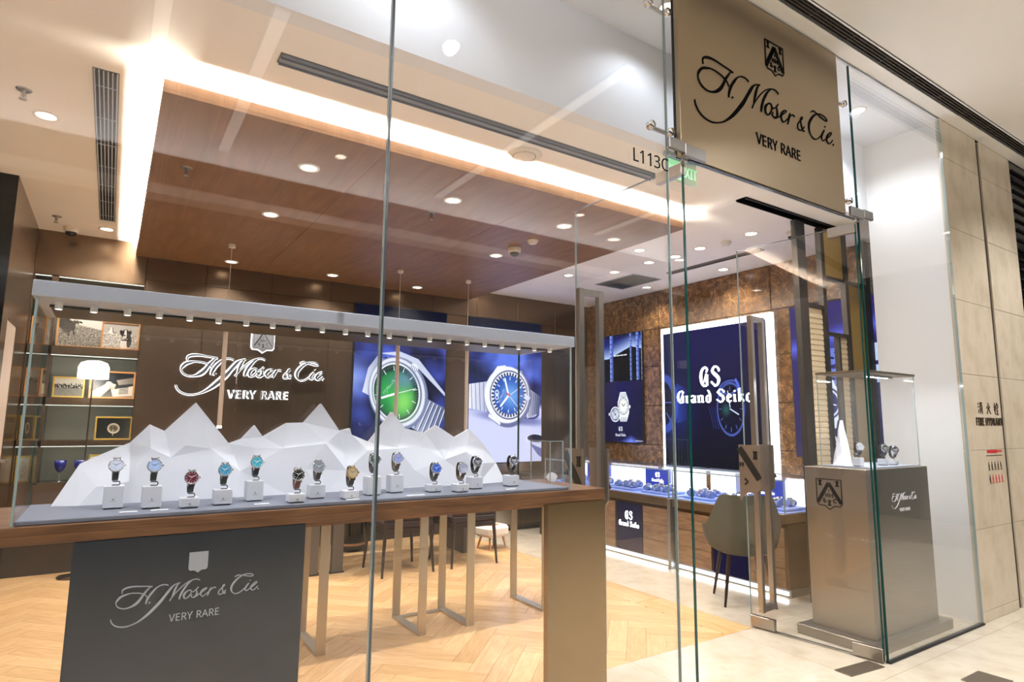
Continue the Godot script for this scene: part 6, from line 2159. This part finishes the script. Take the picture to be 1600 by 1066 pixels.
func side_image() -> Image:
	# navy light box behind the screen: 0.86 wide, 1.5 high
	var s := Sheet.new(0.86, 1.5, 240.0, Color.BLACK)
	s.wash(func(u, v):
		var c := c8(28, 24, 104).lerp(c8(30, 26, 84), v)
		return c.lerp(c8(86, 106, 236), clampf(1.0 - absf(v - 0.29 + 0.12 * u) * 12.0, 0.0, 1.0) * 0.9))
	for j in 2:
		s.poly([Vector2(0.16, 0.46 + j * 0.2), Vector2(0.84, 0.44 + j * 0.2), Vector2(0.84, 0.60 + j * 0.2), Vector2(0.16, 0.62 + j * 0.2)], c8(40, 60, 180), 1.0, c8(200, 220, 255))
		for i in 5:
			s.line(Vector2(0.2 + i * 0.12, 0.5 + j * 0.2 + 0.03 * (i % 2)), Vector2(0.3 + i * 0.12, 0.55 + j * 0.2), 0.02, c8(14, 18, 60))
	var white := c8(232, 242, 252)
	s.disc(Vector2(0.34, 0.98), Vector2(0.17, 0.19), white, 0.0, 0.03)
	s.disc(Vector2(0.34, 0.98), Vector2(0.135, 0.155), c8(30, 34, 110), 0.0, 0.03)
	s.disc(Vector2(0.34, 0.98), Vector2(0.12, 0.14), white, 0.0, 0.03, 0.86)
	s.line(Vector2(0.34, 0.98), Vector2(0.34, 0.88), 0.015, white)
	s.line(Vector2(0.34, 0.98), Vector2(0.42, 1.0), 0.015, white)
	s.poly([Vector2(0.27, 0.76), Vector2(0.41, 0.76), Vector2(0.43, 0.83), Vector2(0.25, 0.83)], white)
	s.poly([Vector2(0.25, 1.13), Vector2(0.43, 1.13), Vector2(0.41, 1.22), Vector2(0.27, 1.22)], white)
	blackletter_print(s, [GOTHIC_FIRST, GOTHIC_LAST], Vector2(0.42, 1.37), 0.085)
	return s.img

# ---- small black-and-white photographs
func photo_cow() -> Image:
	var s := Sheet.new(1.33, 1.0, 130.0, c8(220, 216, 204))
	var n := noise(21, 14.0, 4)
	s.wash(func(u, v):
		var t: float = n.get_noise_2d(u * 1.3, v)
		var edge: float = 0.22 + 0.22 * u
		return c8(226, 222, 210).lerp(c8(96, 92, 84).lerp(c8(190, 184, 170), clampf(0.5 + t, 0.0, 1.0)), smoothstep(edge - 0.03, edge + 0.05, v)))
	s.disc(Vector2(0.14, 0.28), Vector2(0.2, 0.2), c8(52, 50, 46), 0.2, 0.2)
	s.disc(Vector2(0.3, 0.42), Vector2(0.22, 0.15), c8(70, 66, 60), -0.5, 0.1)
	s.disc(Vector2(0.49, 0.28), Vector2(0.1, 0.11), c8(60, 56, 52), 0.2, 0.1)
	s.disc(Vector2(0.53, 0.34), Vector2(0.05, 0.06), c8(180, 174, 160), 0.2, 0.2)
	for e in [-1, 1]:
		s.line(Vector2(0.49, 0.2), Vector2(0.49 + e * 0.12, 0.13), 0.028, c8(206, 200, 186))
		s.disc(Vector2(0.49 + e * 0.15, 0.24), Vector2(0.06, 0.03), c8(44, 42, 38), e * 0.3, 0.1)
	s.line(Vector2(0.3, 0.52), Vector2(0.3, 0.66), 0.05, c8(50, 46, 42))
	s.line(Vector2(0.44, 0.48), Vector2(0.46, 0.64), 0.05, c8(50, 46, 42))
	return s.img

func photo_dog() -> Image:
	var s := Sheet.new(1.5, 1.0, 130.0, c8(190, 186, 176))
	var n := noise(25, 9.0, 4)
	s.wash(func(u, v):
		var t: float = n.get_noise_2d(u * 1.5, v)
		var ridge: float = 0.42 - 0.32 * maxf(0.0, 1.0 - absf(u - 0.22) * 5.0) + 0.03 * t
		var c := c8(182, 178, 168) if v < ridge else c8(150, 146, 136).lerp(c8(216, 212, 202), clampf(0.5 + t * 1.6, 0.0, 1.0))
		return c)
	s.poly([Vector2(0.33, 0.12), Vector2(0.5, 0.42), Vector2(0.18, 0.42)], c8(236, 234, 226))
	s.poly([Vector2(0.33, 0.12), Vector2(0.5, 0.42), Vector2(0.38, 0.40)], c8(130, 126, 118))
	s.disc(Vector2(0.96, 0.82), Vector2(0.22, 0.28), c8(224, 220, 210), 0.0, 0.06)
	s.disc(Vector2(1.12, 0.72), Vector2(0.10, 0.24), c8(60, 56, 52), 0.1, 0.1)
	s.disc(Vector2(0.94, 0.42), Vector2(0.17, 0.2), c8(38, 36, 34), 0.0, 0.05)
	for e in [-1, 1]:
		s.disc(Vector2(0.94 + e * 0.17, 0.38), Vector2(0.07, 0.13), c8(30, 28, 26), e * 0.4, 0.1)
	s.poly([Vector2(0.90, 0.24), Vector2(0.97, 0.24), Vector2(1.0, 0.55), Vector2(0.86, 0.55)], c8(230, 226, 218))
	s.disc(Vector2(0.91, 0.53), Vector2(0.08, 0.07), c8(224, 220, 210), 0.0, 0.1)
	s.disc(Vector2(0.91, 0.47), Vector2(0.04, 0.03), c8(14, 14, 14), 0.0, 0.1)
	s.line(Vector2(0.8, 0.66), Vector2(1.12, 0.66), 0.05, c8(30, 28, 28))
	return s.img

func photo_lake() -> Image:
	var s := Sheet.new(1.5, 1.0, 100.0, c8(150, 148, 138))
	var n := noise(41, 8.0, 4)
	s.wash(func(u, v):
		var t: float = n.get_noise_2d(u * 1.5, v * 1.0)
		var top: float = 0.34 + 0.2 * t
		if v < top:
			return c8(186, 184, 172)
		if v < 0.55:
			return c8(20, 20, 18).lerp(c8(210, 208, 198), clampf(t * 2.4, 0.0, 1.0))
		return c8(92, 92, 86).lerp(c8(140, 138, 130), clampf(0.5 + n.get_noise_2d(u, v * 9.0), 0.0, 1.0)))
	return s.img

func photo_hand() -> Image:
	var s := Sheet.new(1.7, 1.0, 110.0, c8(30, 32, 36))
	s.wash(func(u, v): return c8(26, 30, 38).lerp(c8(120, 116, 108), clampf((v - 0.5) * 1.6 + u * 0.2, 0.0, 1.0)))
	s.poly([Vector2(0, 0.82), Vector2(0.5, 0.5), Vector2(0.7, 0.4), Vector2(0.78, 0.62), Vector2(0.4, 1.0), Vector2(0, 1.0)], c8(196, 190, 178))
	s.disc(Vector2(0.72, 0.48), Vector2(0.16, 0.12), c8(210, 204, 192), 0.4, 0.1)
	for i in 4:
		s.line(Vector2(0.74, 0.44 + i * 0.05), Vector2(0.96 - i * 0.02, 0.50 + i * 0.07), 0.07, c8(204 - i * 12, 198 - i * 12, 186 - i * 12))
	s.poly([Vector2(1.0, 0.3), Vector2(1.7, 0.16), Vector2(1.7, 0.42), Vector2(1.1, 0.5)], c8(170, 164, 152), 1.0, c8(120, 116, 110))
	s.poly([Vector2(0.8, 0.7), Vector2(1.7, 0.52), Vector2(1.7, 0.94), Vector2(0.9, 0.98)], c8(214, 210, 200))
	for i in 5:
		s.line(Vector2(1.14, 0.62 + i * 0.06), Vector2(1.5, 0.58 + i * 0.06), 0.025, c8(46, 46, 46))
	return s.img

func photo_round() -> Image:
	var s := Sheet.new(1.7, 1.0, 100.0, c8(18, 20, 18))
	s.wash(func(u, v): return c8(16, 18, 16).lerp(c8(96, 98, 92), clampf(u * 1.3 - 0.55, 0.0, 1.0) * 0.7))
	s.disc(Vector2(0.85, 0.5), Vector2(0.32, 0.26), c8(214, 210, 190), 0.1, 0.06)
	s.disc(Vector2(0.85, 0.5), Vector2(0.24, 0.18), c8(120, 114, 96), 0.1, 0.15)
	for i in 6:
		s.line(Vector2(0.68 + i * 0.06, 0.38 + 0.05 * (i % 3)), Vector2(0.76 + i * 0.05, 0.6 - 0.06 * (i % 2)), 0.03, c8(36, 34, 28))
	s.line(Vector2(0.82, 0.55), Vector2(0.84, 0.86), 0.04, c8(200, 196, 178))
	return s.img

func photo_drawing() -> Image:
	var s := Sheet.new(1.2, 1.0, 90.0, c8(226, 226, 214))
	s.disc(Vector2(0.6, 0.5), Vector2(0.34, 0.34), c8(130, 132, 124), 0.0, 0.03, 0.92)
	for i in 4:
		s.disc(Vector2(0.6, 0.5) + Vector2(cos(i * 1.7), sin(i * 1.7)) * 0.15, Vector2(0.12, 0.12), c8(140, 142, 134), 0.0, 0.05, 0.85)
	return s.img
